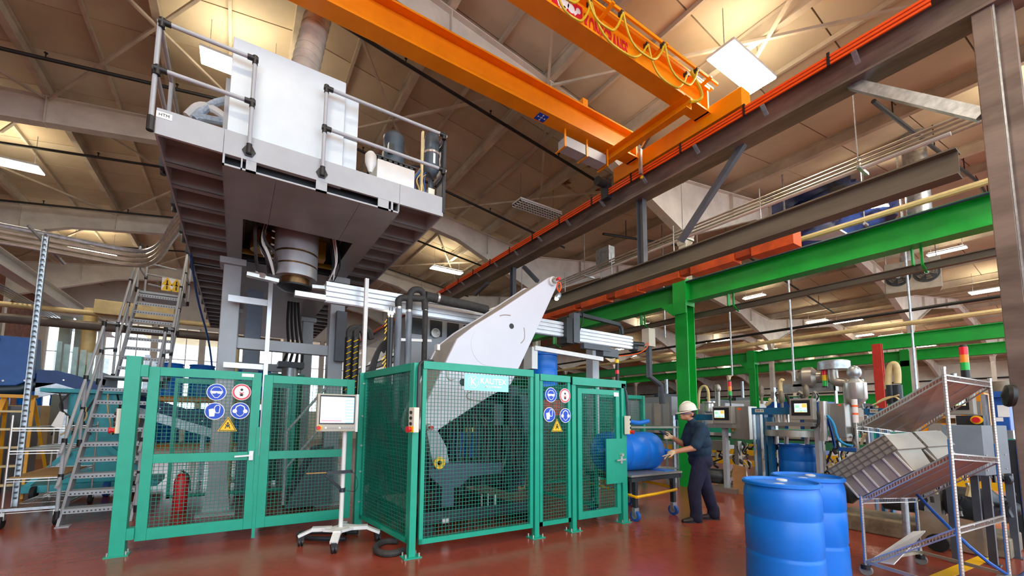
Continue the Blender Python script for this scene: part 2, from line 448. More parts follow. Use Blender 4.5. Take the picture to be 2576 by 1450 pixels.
for y in (4.98, 9.3, 14.5, 20):
    MB().ibeam((XRW+.05, y, zl+.14), (XRW+.05, y, zb), .12, .14, .01, .01, up=(0, 1, 0)).build('post', DGREY, rw, smooth=False)
for a, b in (((1872, 360), (1712, 608)), ((1318, 672), (1352, 708)), ((1228, 712), (1195, 742))):
    MB().bar(at(*a, X=XRW+.02), at(*b, X=XRW+.02), .09, .09).build('brace', DGREY, rw, smooth=False)
pa, pb = at(2140, 212, X=XRW), at(2472, 290, X=XRW)
MB().bar(pa, pb, .1, .11).build('knee_brace', GALV, rw, smooth=False)
# conductor bar system
cbar = thing('conductor_rail', 'three bright orange conductor bars running beside the crane runway', 'conductor rail', (XRW-.3, 5, 6.2))
for k in range(3):
    p = at(1674+4*k, 400+9*k, X=XRW-.25)
    MB().bar((XRW-.25, 1.0, 6.17-.05*k), (XRW-.25, 27.5, 6.17-.05*k), .022, .03, (0, 0, 1)).build('conductor_bar', ORWIRE, cbar, smooth=False)
for i in range(12):
    y = 1.9+1.02*i
    mb = MB().bar((XRW-.26, y, 6.22), (XRW-.26, y, 6.04), .025, .03, (0, 1, 0)); mb.build('hanger_clamp', BLACK, cbar, smooth=False)
    MB().bar((XRW-.28, y-.25, 6.03), (XRW-.15, y-.25, 5.93), .03, .05, (0, 1, 0)).build('bracket', GALV, cbar, smooth=False)

cr = thing('overhead_crane', 'orange double girder overhead travelling crane with festoon cables', 'crane', (3.5, 4.4, 6.3))
def girder(y0, y1, zb_, zt_, xe):
    "box girder with flanges, Y range, to end xe"
    yc = (y0+y1)/2
    m = MB().bx(-9, xe, y0, y1, zb_, zb_+.03); m.bx(-9, xe, y0-.01, y1+.01, zt_-.03, zt_); m.bx(-9, xe-.12, yc-.015, yc+.015, zb_+.03, zt_-.03)
    m.build('girder', ORANGE, cr, smooth=False)
GB = 6.50
girder(4.86, 5.11, GB, 6.98, 6.45)
girder(3.47, 3.72, GB, 6.98, 6.45)
for y in (4.985, 3.595):
    m = MB().bx(6.28, 6.32, y-.12, y+.12, GB, 6.98); m.build('end_plate', ORANGE, cr, smooth=False)
# end carriage over the runway and connecting channel
MB().bx(XRW-.13, XRW+.13, 3.0, 5.5, 6.33, 6.64).build('end_carriage', ORANGE, cr, smooth=False, bevel=.01)
MB().chan((5.72, 3.45, GB-.1), (5.72, 5.3, GB-.1), .13, .2, .015).build('link_channel', ORANGE, cr, smooth=False)
for y in (3.2, 5.3): MB().cyl((XRW-.08, y, 6.36), (XRW+.08, y, 6.36), .1, 16).build('wheel', CHAR, cr)
mt = MB().cyl((XRW-.5, 5.6, 6.32), (XRW-.2, 5.6, 6.32), .09, 14).cyl((XRW-.2, 5.6, 6.36), (XRW-.2, 5.6, 6.05), .06, 12); mt.bx(XRW-.3, XRW-.16, 5.52, 5.68, 6.0, 6.42); mt.build('drive_motor', CHAR, cr)
# resistor boxes under the near girder
for k in range(2):
    xa = 4.62+.52*k
    MB().bx(xa, xa+.46, 5.0, 5.2, GB-.3, GB-.12).build('resistor_box', GREYP, cr, smooth=False)
for k in range(3):
    xa = 4.6+.52*k; m = MB().bar((xa, 5.0, GB), (xa, 5.0, GB-.32), .035, .012, (0, 1, 0)); m.bar((xa, 4.99, GB-.32), (xa, 5.24, GB-.32), .035, .012, (0, 0, 1)); m.build('hanger', ORANGE, cr, smooth=False)
MB().bx(4.93, 5.05, 4.9, 5.02, 6.98, 7.16).build('rail_stop', ORANGE, cr, smooth=False)
mp = at(1362, 296, Z=GB-.002)
dk = MB().bx(mp.x-.1, mp.x+.1, mp.y-.08, mp.y+.08, GB-.004, GB-.001).build('direction_plate', SIGNB, cr, smooth=False)
mm = MB()
for dx, dy in ((0, .055), (0, -.055), (.065, 0), (-.065, 0)): mm.bx(mp.x+dx-.012, mp.x+dx+.012, mp.y+dy-.012, mp.y+dy+.012, GB-.006, GB-.004)
mm.bx(mp.x-.03, mp.x+.03, mp.y-.004, mp.y+.004, GB-.006, GB-.004); mm.bx(mp.x-.004, mp.x+.004, mp.y-.03, mp.y+.03, GB-.006, GB-.004)
mm.build('direction_marks', SIGNW, dk, smooth=False)
# collector mast
ma = at(1612, 440, X=XRW-.35)
m = MB().bar((XRW-.35, ma.y, 6.5), (XRW-.35, ma.y, 6.02), .05, .05, (0, 1, 0)); m.bar((XRW-.35, ma.y-.05, 6.5), (XRW-.6, ma.y-.5, 6.56), .05, .05); m.build('collector_mast', GALV, cr, smooth=False)
MB().lathe((XRW-.35, ma.y, 5.96), [(.012, 0), (.03, .01), (.03, .03), (.012, .04)], 10, (1, 0, 0)).build('hook_ring', YEL, cr)
# festoon support: two rails outside the far girder, brackets and looping cables
CABY = mat('festoon_cable_yellow', '#d9b41a', .5, var=.1)
for dy, xe in ((3.315, 6.30), (3.44, 6.28)):
    MB().bar((-4, dy, 6.86), (xe, dy, 6.86), .028, .045, (0, 0, 1)).build('festoon_rail', ORANGE, cr, smooth=False)
for x in (2.5, 3.85, 4.95, 6.05):
    MB().bar((x, 3.5, 6.8), (x, 3.27, 6.84), .05, .03, (0, 0, 1)).build('rail_bracket', ORANGE, cr, smooth=False)
for y, pxs in ((3.315, ((1470, -40), (1563, 35), (1668, 118), (1752, 178))), (3.44, ((1390, -50), (1483, 15), (1626, 118), (1726, 190)))):
    xs = [at(*q, Y=y).x for q in pxs]; xs = [xs[0]-(xs[1]-xs[0])]+xs
    for a_, b_ in zip(xs, xs[1:]):
        pts = [(a_+(b_-a_)*t, y-.03+.02*math.sin(9*t), 6.82-.42*(1-(2*t-1)**2)**.8) for t in [i/14 for i in range(15)]]
        MB().tube(pts, .016, 6).build('festoon_cable', CABY, cr)
        MB().bx(b_-.03, b_+.03, y-.03, y+.03, 6.79, 6.85).build('cable_trolley', CHAR, cr, smooth=False)
pts = [(xs[-1], 3.36, 6.82), (6.0, 3.38, 6.6), (5.95, 3.42, 6.5), (5.75, 3.45, 6.42)]
MB().tube(pts, .025, 7, 2).build('festoon_cable', CABY, cr)
# maker's mark on the far girder web (faces the camera side)
yw = 3.595-.017
c0, c1 = at(1388, 52, Y=yw), at(1465, 95, Y=yw)
lg = MB().bx(c0.x, c1.x, yw-.003, yw, 6.60, 6.90).build('logo_plate', LRED, cr, smooth=False)
lw = c1.x-c0.x
lm = MB()
for fx, fz, sx_, sz_ in ((.14, .2, .06, .11), (.40, .15, .1, .05), (.36, .06, .07, .05), (.62, .13, .08, .07), (.86, .16, .05, .12)):
    lm.lathe((c0.x+lw*fx, yw-.006, 6.63+fz*1.1), [(sx_*.8, 0), (sx_*.8, .003)], 12, (0, 1, 0))
lm.bar((c0.x+lw*.12, yw-.005, 6.86), (c0.x+lw*.26, yw-.005, 6.70), .003, .05, (0, 0, 1)); lm.bar((c0.x+lw*.26, yw-.005, 6.70), (c0.x+lw*.48, yw-.005, 6.84), .003, .05, (0, 0, 1))
lm.bar((c0.x+lw*.72, yw-.005, 6.72), (c0.x+lw*.9, yw-.005, 6.84), .003, .04, (0, 0, 1))
lm.build('logo_mark', SIGNW, lg, smooth=False)
e = at(1580, 178, Y=yw)
textmesh('lettering', 'KONECRANES', .30, LRED, cr, ((c1.x+e.x)/2+.02, yw-.003, 6.72), (1, 0, 0), (0, 0, 1), .001, True, fit=(e.x-c1.x-.04, .26))

# ================================================================ green crane structures on the right
XG = 9.0
def green_frame(xg, zb_, zt_, cols, y0, y1, w_, label, cw=.3):
    t = thing('green_gantry', label, 'gantry', (xg, cols[0] if cols else y0, 0))
    MB().ibeam((xg, y0, (zb_+zt_)/2), (xg, y1, (zb_+zt_)/2), w_, zt_-zb_, .025, .02).build('beam', GREEN, t, smooth=False)
    for y in cols:
        MB().ibeam((xg, y, 0), (xg, y, zb_), cw, cw, .02, .016, up=(1, 0, 0)).build('column', GREEN, t, smooth=False)
        h = zt_+.06
        m = MB().bx(xg-.2, xg-.18, y-.16, y+.16, zb_-.28, h); m.bx(xg-.18, xg+.16, y-.16, y-.145, zb_-.1, h); m.bx(xg-.18, xg+.16, y+.145, y+.16, zb_-.1, h)
        m.prism([(xg-.19, y+.16, zb_), (xg-.19, y+.5, zb_), (xg-.19, y+.16, zb_-.3)], (.02, 0, 0)); m.build('cap_bracket', GREEN, t, smooth=False)
    return t
g1 = green_frame(XG, 4.27, 4.75, [5.72], .9, 26, .3, 'nearest green gantry beam on a thick green column behind the worker')
# cable along the beam, hanging trolley track and brackets
MB().tube([(XG-.16, .9, 4.72), (XG-.16, 26, 4.72)], .022, 6).build('beam_cable', mat('cable_blue_grey', '#1f3b46', .5, var=.1), g1)
MB().ibeam((XG+.25, .9, 3.98), (XG+.25, 26, 3.98), .1, .12, .012, .012).build('trolley_track', RUSTB, g1, smooth=False)
for y in (1.9, 4.75, 7.0, 10.5):
    m = MB().bar((XG+.1, y, 4.27), (XG+.1, y, 4.0), .1, .02, (0, 1, 0)); m.bar((XG+.1, y-.1, 4.27), (XG+.1, y-.1, 3.98), .03, .03, (0, 1, 0)); m.bar((XG+.1, y-.1, 3.98), (XG+.3, y-.1, 3.9), .03, .03); m.build('track_bracket', GREEN, g1, smooth=False)
g2 = green_frame(20, 4.15, 4.62, [9.5], 1.2, 50, .3, 'middle green gantry beam in the far hall with a slim green column', .26)
g3 = green_frame(28.5, 4.6, 5.1, [6.5], 1.5, 50, .35, 'farthest bright green gantry beam in front of the white end wall', .4)
g4 = green_frame(34, 0, 3.3, [], 6.0, 24, .3, 'low green machine guard wall at the far end of the hall')
MB().ibeam((16, 4.22, 0), (16, 4.22, 3.8), .2, .16, .02, .016, up=(1, 0, 0)).build('red_column', REDC, label='red painted steel column between the green beams', cat='column', smooth=False)

# orange bus duct run under the tie beam
bd = thing('bus_duct', 'rust orange bus duct made of plug-in boxes under the brown tie beam', 'bus duct', (XRW+1.0, 4, 4.7))
xb = XRW+.9
A = at(2005, 590, X=xb); B = at(1368, 790, X=xb)
zc = A.z; y = A.y; i = 0
while y < B.y+4:
    L = (.62, .28, .8, .24, .95)[i % 5]; s = (.175, .12, .165, .11, .15)[i % 5]
    MB().bx(xb-s*.8, xb+s*.8, y, y+L-.012, zc-s, zc+s).build('duct_box', DUCTOR2 if i % 5 in (1, 3) else DUCTOR, bd, smooth=False); y += L; i += 1
for k in range(8): MB().bar((xb, A.y+.5+k*1.6, zc+.1), (xb, A.y+.5+k*1.6, zc+1.0), .012, .012).build('hanger_rod', GALV, bd, smooth=False)
# ================================================================ lamps
def lamp_z(px_, py_, drop):
    z = 8.0
    for _ in range(12): p = at(px_, py_, Z=z); z = zroof(p.x)-drop
    return at(px_, py_, Z=z)
def lamp(px_, py_, label, drop=.9, L=None, W=.45, along='X', lit=True, group=None, two=True, far=False, at_=None):
    c = at_ or lamp_z(px_, py_, drop); L = L or (1.0 if far else 1.4)
    t = thing('ceiling_lamp', label, 'lamp', c, group)
    ux, uy = (L/2, W/2) if along == 'X' else (W/2, L/2)
    h = MB().bx(c.x-ux, c.x+ux, c.y-uy, c.y+uy, c.z+.02, c.z+.07); h.build('housing', WHITE, t, smooth=False)
    if lit:
        for s in (-1, 1):
            if along == 'X': q = (c.x-ux+.05, c.x+ux-.05, c.y+s*uy*.55-.06, c.y+s*uy*.55+.06)
            else: q = (c.x+s*ux*.55-.05, c.x+s*ux*.55+.05, c.y-uy+.05, c.y+uy-.05)
            MB().bx(*q, c.z+.071, c.z+.08).build('uplight', WARMU, t, smooth=False)
    dm = (WARMS if far else WARM) if lit else CHAR
    if along == 'X': cells = [(c.x-ux+.01, c.x+ux-.01, c.y-uy+.01, c.y-.008), (c.x-ux+.01, c.x+ux-.01, c.y+.008, c.y+uy-.01)]
    else: cells = [(c.x-ux+.01, c.x-.008, c.y-uy+.01, c.y+uy-.01), (c.x+.008, c.x+ux-.01, c.y-uy+.01, c.y+uy-.01)]
    if not two: cells = [(c.x-ux+.01, c.x+ux-.01, c.y-uy+.01, c.y+uy-.01)]
    for a in cells: MB().bx(a[0], a[1], a[2], a[3], c.z, c.z+.02).build('diffuser', dm, t, smooth=False)
    if not lit:
        g = MB()
        for i in range(1, 16): g.bx(c.x-ux+2*ux*i/16-.006, c.x-ux+2*ux*i/16+.006, c.y-uy, c.y+uy, c.z-.03, c.z)
        for i in range(5): g.bx(c.x-ux, c.x+ux, c.y-uy+2*uy*i/4-.006, c.y-uy+2*uy*i/4+.006, c.z-.03, c.z)
        g.build('louvre', WHITE, t, smooth=False)
    zr = zroof(c.x)
    for s in (-.8, .8):
        p = (c.x+ux*s*(along == 'X'), c.y+uy*s*(along != 'X'))
        MB().bar((p[0], p[1], c.z+.09), (p[0], p[1], zr), .012, .012).build('hanger_rod', GALV, t, smooth=False)
    return t
lamp(1868, 176, 'large bright double fluorescent lamp hanging beside the orange conductor bars', .85)
lamp(610, 180, 'bright square fluorescent lamp seen behind the white platform cabinet')
lamp(5, 409, 'bright fluorescent lamp cut off at the left edge of the picture')
lamp(236, 637, 'lit fluorescent lamp below the bent conduit bundle', two=False)
lamp(300, 752, 'lit fluorescent lamp behind the top of the stairs', two=False, far=True)
lamp(1124, 682, 'lit fluorescent lamp close above the black insulated pipes', W=.32, two=False)
lamp(1352, 528, 'unlit louvred fluorescent lamp under the brown ceiling near the crane', lit=False, L=1.5, W=.42)
lamp(2194, 514, 'bright double fluorescent lamp right of the blue tarpaulin', 1.1)
lamp(2381, 634, 'lit fluorescent lamp just above the tan unit heater', along='Y', W=.3, two=False, far=True)
lamp(2484, 733, 'wide lit fluorescent lamp against the brown steel column', along='Y', W=.6, two=False, far=True)
lamp(2055, 810, 'lit fluorescent lamp left of the hanging unit heater', along='Y', W=.32, two=False, far=True)
lamp(1897, 748, 'lit fluorescent lamp just under the near green beam', along='Y', W=.3, two=False, far=True)
lamp(2175, 845, 'lit fluorescent lamp below and left of the unit heater', along='Y', W=.3, two=False, far=True)
for p in ((1780, 862), (1907, 885), (1825, 925), (2270, 866), (1622, 820), (1445, 921), (1590, 897), (2010, 900), (2100, 905), (2330, 872), (1700, 915), (1560, 880), (2440, 850)):
    lamp(*p, 'small added lamp brightening the far hall roof and end wall', along='Y', W=.3, two=False, far=True, group='far fluorescent lamps')

for x in (33, 41, 50, 59):  # added lamp grid, brightens the far wall and ceiling
    for y in (3, 10, 18, 27):
        lamp(0, 0, 'small added lamp brightening the far hall roof and end wall', along='Y', W=.35, two=False, L=1.4, group='far fluorescent lamps', at_=V((x, y, zroof(x)-.9)))
# the same row of lamps goes on over and behind the camera
for x, y, lab in ((-4.2, 3.0, 'fluorescent lamp of the row left of and above the camera'), (3.4, -1.0, 'fluorescent lamp of the row above and behind the camera'), (7.2, -1.6, 'fluorescent lamp of the row right of and behind the camera'), (-.6, 1.6, 'fluorescent lamp hanging straight above the camera'), (-4.2, -2.4, 'rearmost fluorescent lamp at the left behind the camera'), (13.2, .8, 'fluorescent lamp over the aisle right of the brown column')):
    q = zroof(x)-.9; t = lamp(0, 0, lab, at_=V((x, y, q)))

# ================================================================ sprinkler mains following the roof
for y, lab in ((7.3, 'black sprinkler pipe with small heads crossing behind the orange crane girder'), (10.5, 'black sprinkler pipe crossing behind the platform railing'),
               (14.0, 'third black sprinkler pipe back, under the left ceiling'), (17.5, 'fourth black sprinkler pipe back, under the left ceiling'), (21.0, 'farthest black sprinkler pipe near the back windows')):
    t = thing('sprinkler_pipe', lab, 'pipe', (.6, y, RZ-.6), 'sprinkler pipes')
    xs = [-8.4, -4, .6, 5, 9.6]
    MB().tube([(x, y, zroof(x)-.58) for x in xs], .035, 8).build('pipe', PIPEB, t)
    for i in range(9):
        x = -7.5+2*i
        MB().lathe((x, y, zroof(x)-.58), [(.012, 0), (.012, .1), (.03, .11), (.03, .125)], 8).build('sprinkler_head', PIPEB, t)
for y, lab in ((2.4, 'thin black sprinkler pipe high in the far right hall'), (9.0, 'second thin black sprinkler pipe in the far right hall')):
    t = thing('sprinkler_pipe', lab, 'pipe', (18.8, y, zroof(18.8)-.6), 'far sprinkler pipes')
    MB().tube([(x, y, zroof(x)-.6) for x in (9.9, 18.8, 27.8)], .04, 8).build('pipe', PIPEB, t)
    for x in (11, 14, 17, 20, 23, 26): MB().cyl((x, y, zroof(x)-.6), (x, y, zroof(x)), .012, 6).build('hanger_rod', PIPEB, t)

def ypipe(name, px_, py_, X, r, m, label, y0, y1, cat='pipe', n=1, gap=.06, clamps=0):
    p = at(px_, py_, X=X)
    t = thing(name, label, cat, (X, y0, p.z))
    for k in range(n):
        MB().tube([(X+gap*k, y0, p.z-gap*.35*k), (X+gap*k, y1, p.z-gap*.35*k)], r, 8).build('pipe', m, t)
    for k in range(clamps):
        y = y0+(y1-y0)*(k+.5)/clamps
        m2 = MB().bx(X-.05, X+gap*n+.03, y-.02, y+.02, p.z-.09-.02*n, p.z-.05-.02*n); m2.bar((X-.03, y, p.z-.07), (X-.03, y, p.z+1.2), .012, .012); m2.build('hanger', GALV, t, smooth=False)
    return t
ypipe('conduit_rack', 2300, 340, 7.8, .022, PIPEG, 'bundle of pale conduits on hangers above the brown tie beam', .7, 26, 'conduit', 4, .075, 9)
ypipe('conduit_rack', 2300, 372, 7.9, .03, CREAM, 'pale channel raceway running just below the conduit bundle', 1.2, 26, 'conduit', 1, .06, 0)
ypipe('gas_pipe', 2500, 452, 9.6, .055, PIPEY, 'cream pipe running along the top of the near green beam', 1.0, 26, 'pipe', 1, .06, 8)
ypipe('gas_pipe', 2520, 782, 14.5, .06, PIPEY, 'yellow pipe crossing below the unit heater', 1.2, 48)
ypipe('water_pipe', 2520, 745, 15.5, .045, PIPEB, 'black pipe crossing just below the unit heater', 1.2, 48)
ypipe('water_pipe', 2520, 842, 27.0, .07, ORWIRE, 'thin orange pipe running along the far green beams', 1.2, 48)
# electrical junction box on the conduits
jb = at(1522, 648, X=8.0)
m = MB().bx(8.0-.1, 8.0+.12, jb.y-.22, jb.y+.22, jb.z-.24, jb.z+.24).build('junction_box', GALV, label='grey metal junction box on the conduits left of the green column', cat='electrical box', smooth=False, bevel=.01)
# vertical white drop conduits
for (px_, ya, yb, X, lab) in ((1992, 730, 962, 13, 'thin white drop conduit hanging between the filling stations'), (1836, 765, 945, 14, 'thin white drop conduit hanging right of the green column'),
                               (2302, 842, 1000, 15, 'white drop conduit hanging right of the red column'), (1667, 720, 850, 12, 'thin white drop conduit hanging left of the green column')):
    a, b = at(px_, ya, X=X), at(px_+6, yb, X=X)
    MB().cyl((X, b.y, b.z), (X, b.y, zroof(X)), .025, 8).build('drop_conduit', GALV, label=lab, cat='conduit')

# ================================================================ unit heater
hc = at(2293, 700, D=14)
uh = thing('unit_heater', 'tan unit heater with two round fans hanging from the far roof', 'heater', hc)
a = V((.25, -.97, 0)).normalized(); b = V((-.97, -.25, 0)).normalized()   # face width, facing
Wd, Hd, Dd = .66, .52, .4
MB().ob(hc, a*Wd, b*Dd, V((0, 0, Hd))).build('case', HEATER, uh, smooth=False, bevel=.02)
for s in (-.33, .33):
    c = hc+a*s+b*(Dd+.005)
    MB().lathe(c, [(.31, 0), (.31, .03), (.28, .03), (.28, .01)], 28, b).build('fan_ring', CHAR, uh)
    bl = MB()
    for k in range(5):
        an = k*2*math.pi/5; u = a*math.cos(an)+V((0, 0, 1))*math.sin(an); v = b.cross(u)
        bl.prism([c+b*.03+u*.06-v*.03, c+b*.02+u*.24-v*.1, c+b*.05+u*.25+v*.06, c+b*.045+u*.06+v*.04], b*.012)
    bl.build('fan_blades', BROWNB, uh, smooth=False)
    MB().cyl(c+b*.02, c+b*.1, .06, 14).build('fan_hub', GALV, uh)
    g = MB()
    for r in (.12, .19, .26): g.tube([c+b*.12+a*r*math.cos(t)+V((0, 0, r*math.sin(t))) for t in [i*math.pi/10 for i in range(21)]], .008, 5)
    g.build('fan_guard', CHAR, uh)
MB().tube([hc+V((0, 0, Hd))-a*.1, hc+V((0, 0, Hd+.25))-a*.1, hc+V((.2, 0, Hd+.45))-a*.1, hc+V((.5, 0, Hd+.9))-a*.1], .16, 14, 2).build('flue', DUCT, uh)
for s in (-.6, .6): MB().bar(hc+a*s+V((0, 0, Hd)), V((hc+a*s).to_tuple())+V((0, 0, zroof(hc.x)-hc.z)), .02, .02).build('hanger_rod', GALV, uh, smooth=False)
# grey flue of another heater
fp = at(2310, 505, X=14)
MB().cyl((14, fp.y, fp.z-.9), (14, fp.y, zroof(14)), .22, 20).cyl((14, fp.y, fp.z+.55), (14, fp.y, fp.z+.62), .27, 20).build('roof_flue', GALV, label='grey round flue pipe under the roof right of the blue tarpaulin', cat='flue')

# ================================================================ tarpaulin bundle hung under the roof
def lump(name, c, r, m, seed, amp=.16, n=28, k=18, **kw):
    rnd = random.Random(seed); ph = [(rnd.uniform(0, 6), rnd.uniform(2, 6), rnd.uniform(2, 6)) for _ in range(5)]
    e_ = MB().ell((0, 0, 0), (1, 1, 1), n, k); vs = []
    for x, y, z in e_.v:
        s_ = 1+amp*sum(math.sin(a_+b_*x*1.3+c_*(y+z)) for a_, b_, c_ in ph)/2.5
        vs.append((c[0]+x*s_*r[0], c[1]+y*s_*r[1], c[2]+z*s_*r[2]))
    return obj(name, vs, e_.f, m, **kw)
tc_ = at(2030, 520, D=13.2)
tp = thing('tarpaulin_bundle', 'crumpled blue-black tarpaulin wrapped around roof equipment', 'tarpaulin', tc_)
lump('upper_sheet', tc_+V((-.1, .1, .55)), (1.2, 1.2, 1.15), TARP, 3, .3, parent=tp)
lump('lower_sheet', tc_+V((.2, -.2, -.55)), (1.25, 1.2, .9), TARP, 9, .3, parent=tp)
MB().bx(tc_.x-.6, tc_.x+.8, tc_.y-.9, tc_.y+.6, tc_.z-1.25, tc_.z-1.2).build('tray', WHITE, tp, smooth=False)
for sx in (-.8, .8): MB().bar((tc_.x+sx, tc_.y, tc_.z+.8), (tc_.x+sx, tc_.y, zroof(tc_.x)), .03, .03).build('hanger_rod', CHAR, tp, smooth=False)

# ================================================================ left overhead pipes
zc = 4.75
cb = thing('conduit_bundle', 'bundle of four grey conduits bending round towards the raised platform', 'conduit', at(110, 600, Z=zc))
path = [(-60, 552), (0, 566), (110, 588), (220, 612), (300, 632), (345, 640), (385, 630), (412, 606), (428, 572), (434, 545)]
base = [at(px_, py_, Z=zc) for px_, py_ in path]
base = [V((x, y, zc)) for x, y in ((-8.4, 10.15), (-3.7, 10.27), (-2.7, 10.42), (-2.1, 10.5), (-1.75, 10.38), (-1.5, 9.95), (-1.3, 9.3), (-1.1, 8.5), (-.86, 7.7))]
for k in range(4):
    MB().tube([p+V((.0, -.02, -.105))*k for p in base], .045, 8, 3).build('conduit', PIPEG if k else GALV, cb)
ch = at(110, 592, Z=zc)
MB().bar(ch+V((-.1, -.35, .02)), ch+V((.25, .25, -.42)), .04, .04).build('strut', GALV, cb, smooth=False)
yb_ = 15.5
for px_, py_, r, m, lab, y_ in ((150, 782, .075, PIPEY, 'cream pipe passing in front of the back windows at the left', 15.5), (150, 815, .13, mat('brown_pipe', '#6f655c', .5, var=.1), 'thick brown pipe passing below the cream pipe at the left', 15.8)):
    p = at(px_, py_, Y=y_)
    MB().tube([(-8.4, y_, p.z), (1.2, y_, p.z+.05)], r, 12).build('process_pipe', m, label=lab, cat='pipe')
p0, p1 = at(0, 655, X=-4.6), at(200, 812, X=-4.6)
t = thing('white_beam', 'white steel beam with ribbed tray slanting away at the left edge', 'beam', p1)
MB().ibeam((-4.6, p0.y-2, p0.z), (-4.6, p1.y+4, p0.z), .3, .36, .02, .02).build('beam', WHITE, t, smooth=False)
for k in range(5): MB().bar((-4.85-.09*k, p0.y-2, p0.z-.35), (-4.85-.09*k, p1.y+2, p0.z-.35), .04, .02, (0, 0, 1)).build('tray_slat', GALV, t, smooth=False)
# ================================================================ teal safety fence
FH = 2.10
def mesh_panel(mb, o, u, v, cell=.042, r=.0026):
    u, v = V(u), V(v); return mb.grid(o, u, v, max(2, round(u.length/cell)), max(2, round(v.length/cell)), r)
def post(parent, x, y, h=FH, w=.09, foot=True):
    o = MB().bx(x-w/2, x+w/2, y-w/2, y+w/2, 0, h).build('post', TEAL, parent, smooth=False, bevel=.004)
    if foot:
        f = MB().bx(x-.1, x+.1, y-.075, y+.075, 0, .012); f.build('foot_plate', TEAL, parent, smooth=False)
        b = MB()
        for sx, sy in ((-.075, -.05), (.075, -.05), (-.075, .05), (.075, .05)): b.cyl((x+sx, y+sy, .012), (x+sx, y+sy, .05), .009, 6)
        b.build('anchor_bolts', CHROME, parent)
    return o
def gate(name, label, xa, xb, y, z0, z1, w=.075, mid=1.02, group=None):
    t = thing(name, label, 'gate', ((xa+xb)/2, y, z0), group)
    y0, y1 = y-.022, y+.022
    MB().bx(xa, xa+w, y0, y1, z0, z1).build('stile', TEAL, t, smooth=False, bevel=.003)
    MB().bx(xb-w, xb, y0, y1, z0, z1).build('stile', TEAL, t, smooth=False, bevel=.003)
    MB().bx(xa+w, xb-w, y0, y1, z1-w, z1).build('top_rail', TEAL, t, smooth=False, bevel=.003)
    MB().bx(xa+w, xb-w, y0, y1, z0, z0+w*1.25).build('bottom_rail', TEAL, t, smooth=False, bevel=.003)
    if mid: MB().bx(xa+w, xb-w, y0, y1, mid-w/2, mid+w/2).build('middle_rail', TEAL, t, smooth=False, bevel=.003)
    m = MB(); mesh_panel(m, (xa+w*.7, y+.02, z0+w*.7), (xb-xa-w*1.4, 0, 0), (0, 0, z1-z0-w*1.4)); m.build('wire_mesh', TEALW, t, smooth=False, kind='stuff')
    return t
GY = 5.80
gl = thing('fence_post', 'tall teal gate post with bolted foot at the far left', 'fence post', (-.98, GY, 0))
post(gl, -.98, GY, FH+.02, .13)
MB().bx(-.93, -.85, GY-.055, GY+.04, 1.9, 2.03).build('hinge', TEAL, gl, smooth=False); MB().bx(-.93, -.85, GY-.055, GY+.04, .16, .28).build('hinge', TEAL, gl, smooth=False)
gA = gate('safety_gate', 'left teal mesh gate carrying round blue safety signs', -.85, .255, GY, .13, 2.02, .1, 1.0)
gB = gate('safety_gate', 'right teal mesh gate leaf behind the monitor stand', .285, 1.40, GY, .13, 2.00, .1, 1.0)
MB().bx(.235, .275, GY-.035, GY-.02, .55, 1.35).build('closing_strip', TEAL, gA, smooth=False)
MB().bx(.25, .285, GY-.03, GY-.018, .02, 1.0).build('drop_bolt', TEAL, gB, smooth=False)
h = MB().bx(.17, .215, GY-.05, GY-.022, .95, 1.06); h.bar((.2, GY-.06, 1.01), (.02, GY-.06, 1.0), .022, .02, (0, 0, 1)); h.build('lever_handle', CHROME, gA, smooth=False)
MB().bx(.04, .17, GY-.026, GY-.022, 1.96, 2.0).build('name_tag', SIGNW, gA, smooth=False)
# pole post between gates and side panel
pp = thing('fence_post', 'teal fence post under the tall white pole', 'fence post', (1.50, 5.76, 0)); post(pp, 1.50, 5.76, FH, .1)
for z in (.35, .75, 1.1, 1.5, 1.95): MB().cyl((1.5, 5.71, z), (1.5, 5.70, z), .012, 8).build('bolt', CHROME, pp)
wp = MB().bx(1.475, 1.525, 5.73, 5.79, 2.10, 3.46); wp.build('white_pole', WHITE, label='tall white square pole standing on the fence post', cat='pole', smooth=False)

def panel(name, label, A, B, z0, z1, w=.045, cap=True, tint=False, cat='fence panel'):
    A, B = V((*A, 0)), V((*B, 0)); u = (B-A).normalized(); nn = V((u.y, -u.x, 0)); L = (B-A).length
    t = thing(name, label, cat, (A+B)/2+V((0, 0, z0)))
    def st(p): MB().ob(p+V((0, 0, (z0+z1)/2)), u*w/2, nn*.02, V((0, 0, (z1-z0)/2))).build('stile', TEAL, t, smooth=False)
    st(A+u*w/2); st(B-u*w/2)
    MB().ob((A+B)/2+V((0, 0, z1-.04)), u*L/2, nn*.03, V((0, 0, .045))).build('top_rail', TEAL, t, smooth=False, bevel=.004)
    MB().ob((A+B)/2+V((0, 0, z0+w*.6)), u*L/2, nn*.02, V((0, 0, w*.6))).build('bottom_rail', TEAL, t, smooth=False)
    m = MB(); mesh_panel(m, A+u*w*.6+V((0, 0, z0+.03)), u*(L-w*1.2), V((0, 0, z1-z0-.07))); m.build('wire_mesh', TEALW, t, smooth=False, kind='stuff')
    if tint: MB().ob((A+B)/2+V((0, 0, (z0+z1)/2))-nn*.012, u*(L/2-w), nn*.003, V((0, 0, (z1-z0)/2-.05))).build('tinted_sheet', GLASS, t, smooth=False)
    return t
FY = 4.22
cp = thing('fence_post', 'teal corner post of the machine fence with control box', 'fence post', (1.70, 4.28, 0)); post(cp, 1.70, 4.28, FH, .075)
panel('safety_fence', 'side fence panel with dark green tinted sheet', (1.53, 5.70), (1.69, 4.33), .13, FH, tint=True)
p1 = panel('safety_fence', 'wide front mesh fence panel carrying the maker sign', (1.77, 4.255), (3.29, FY), .13, FH+.02)
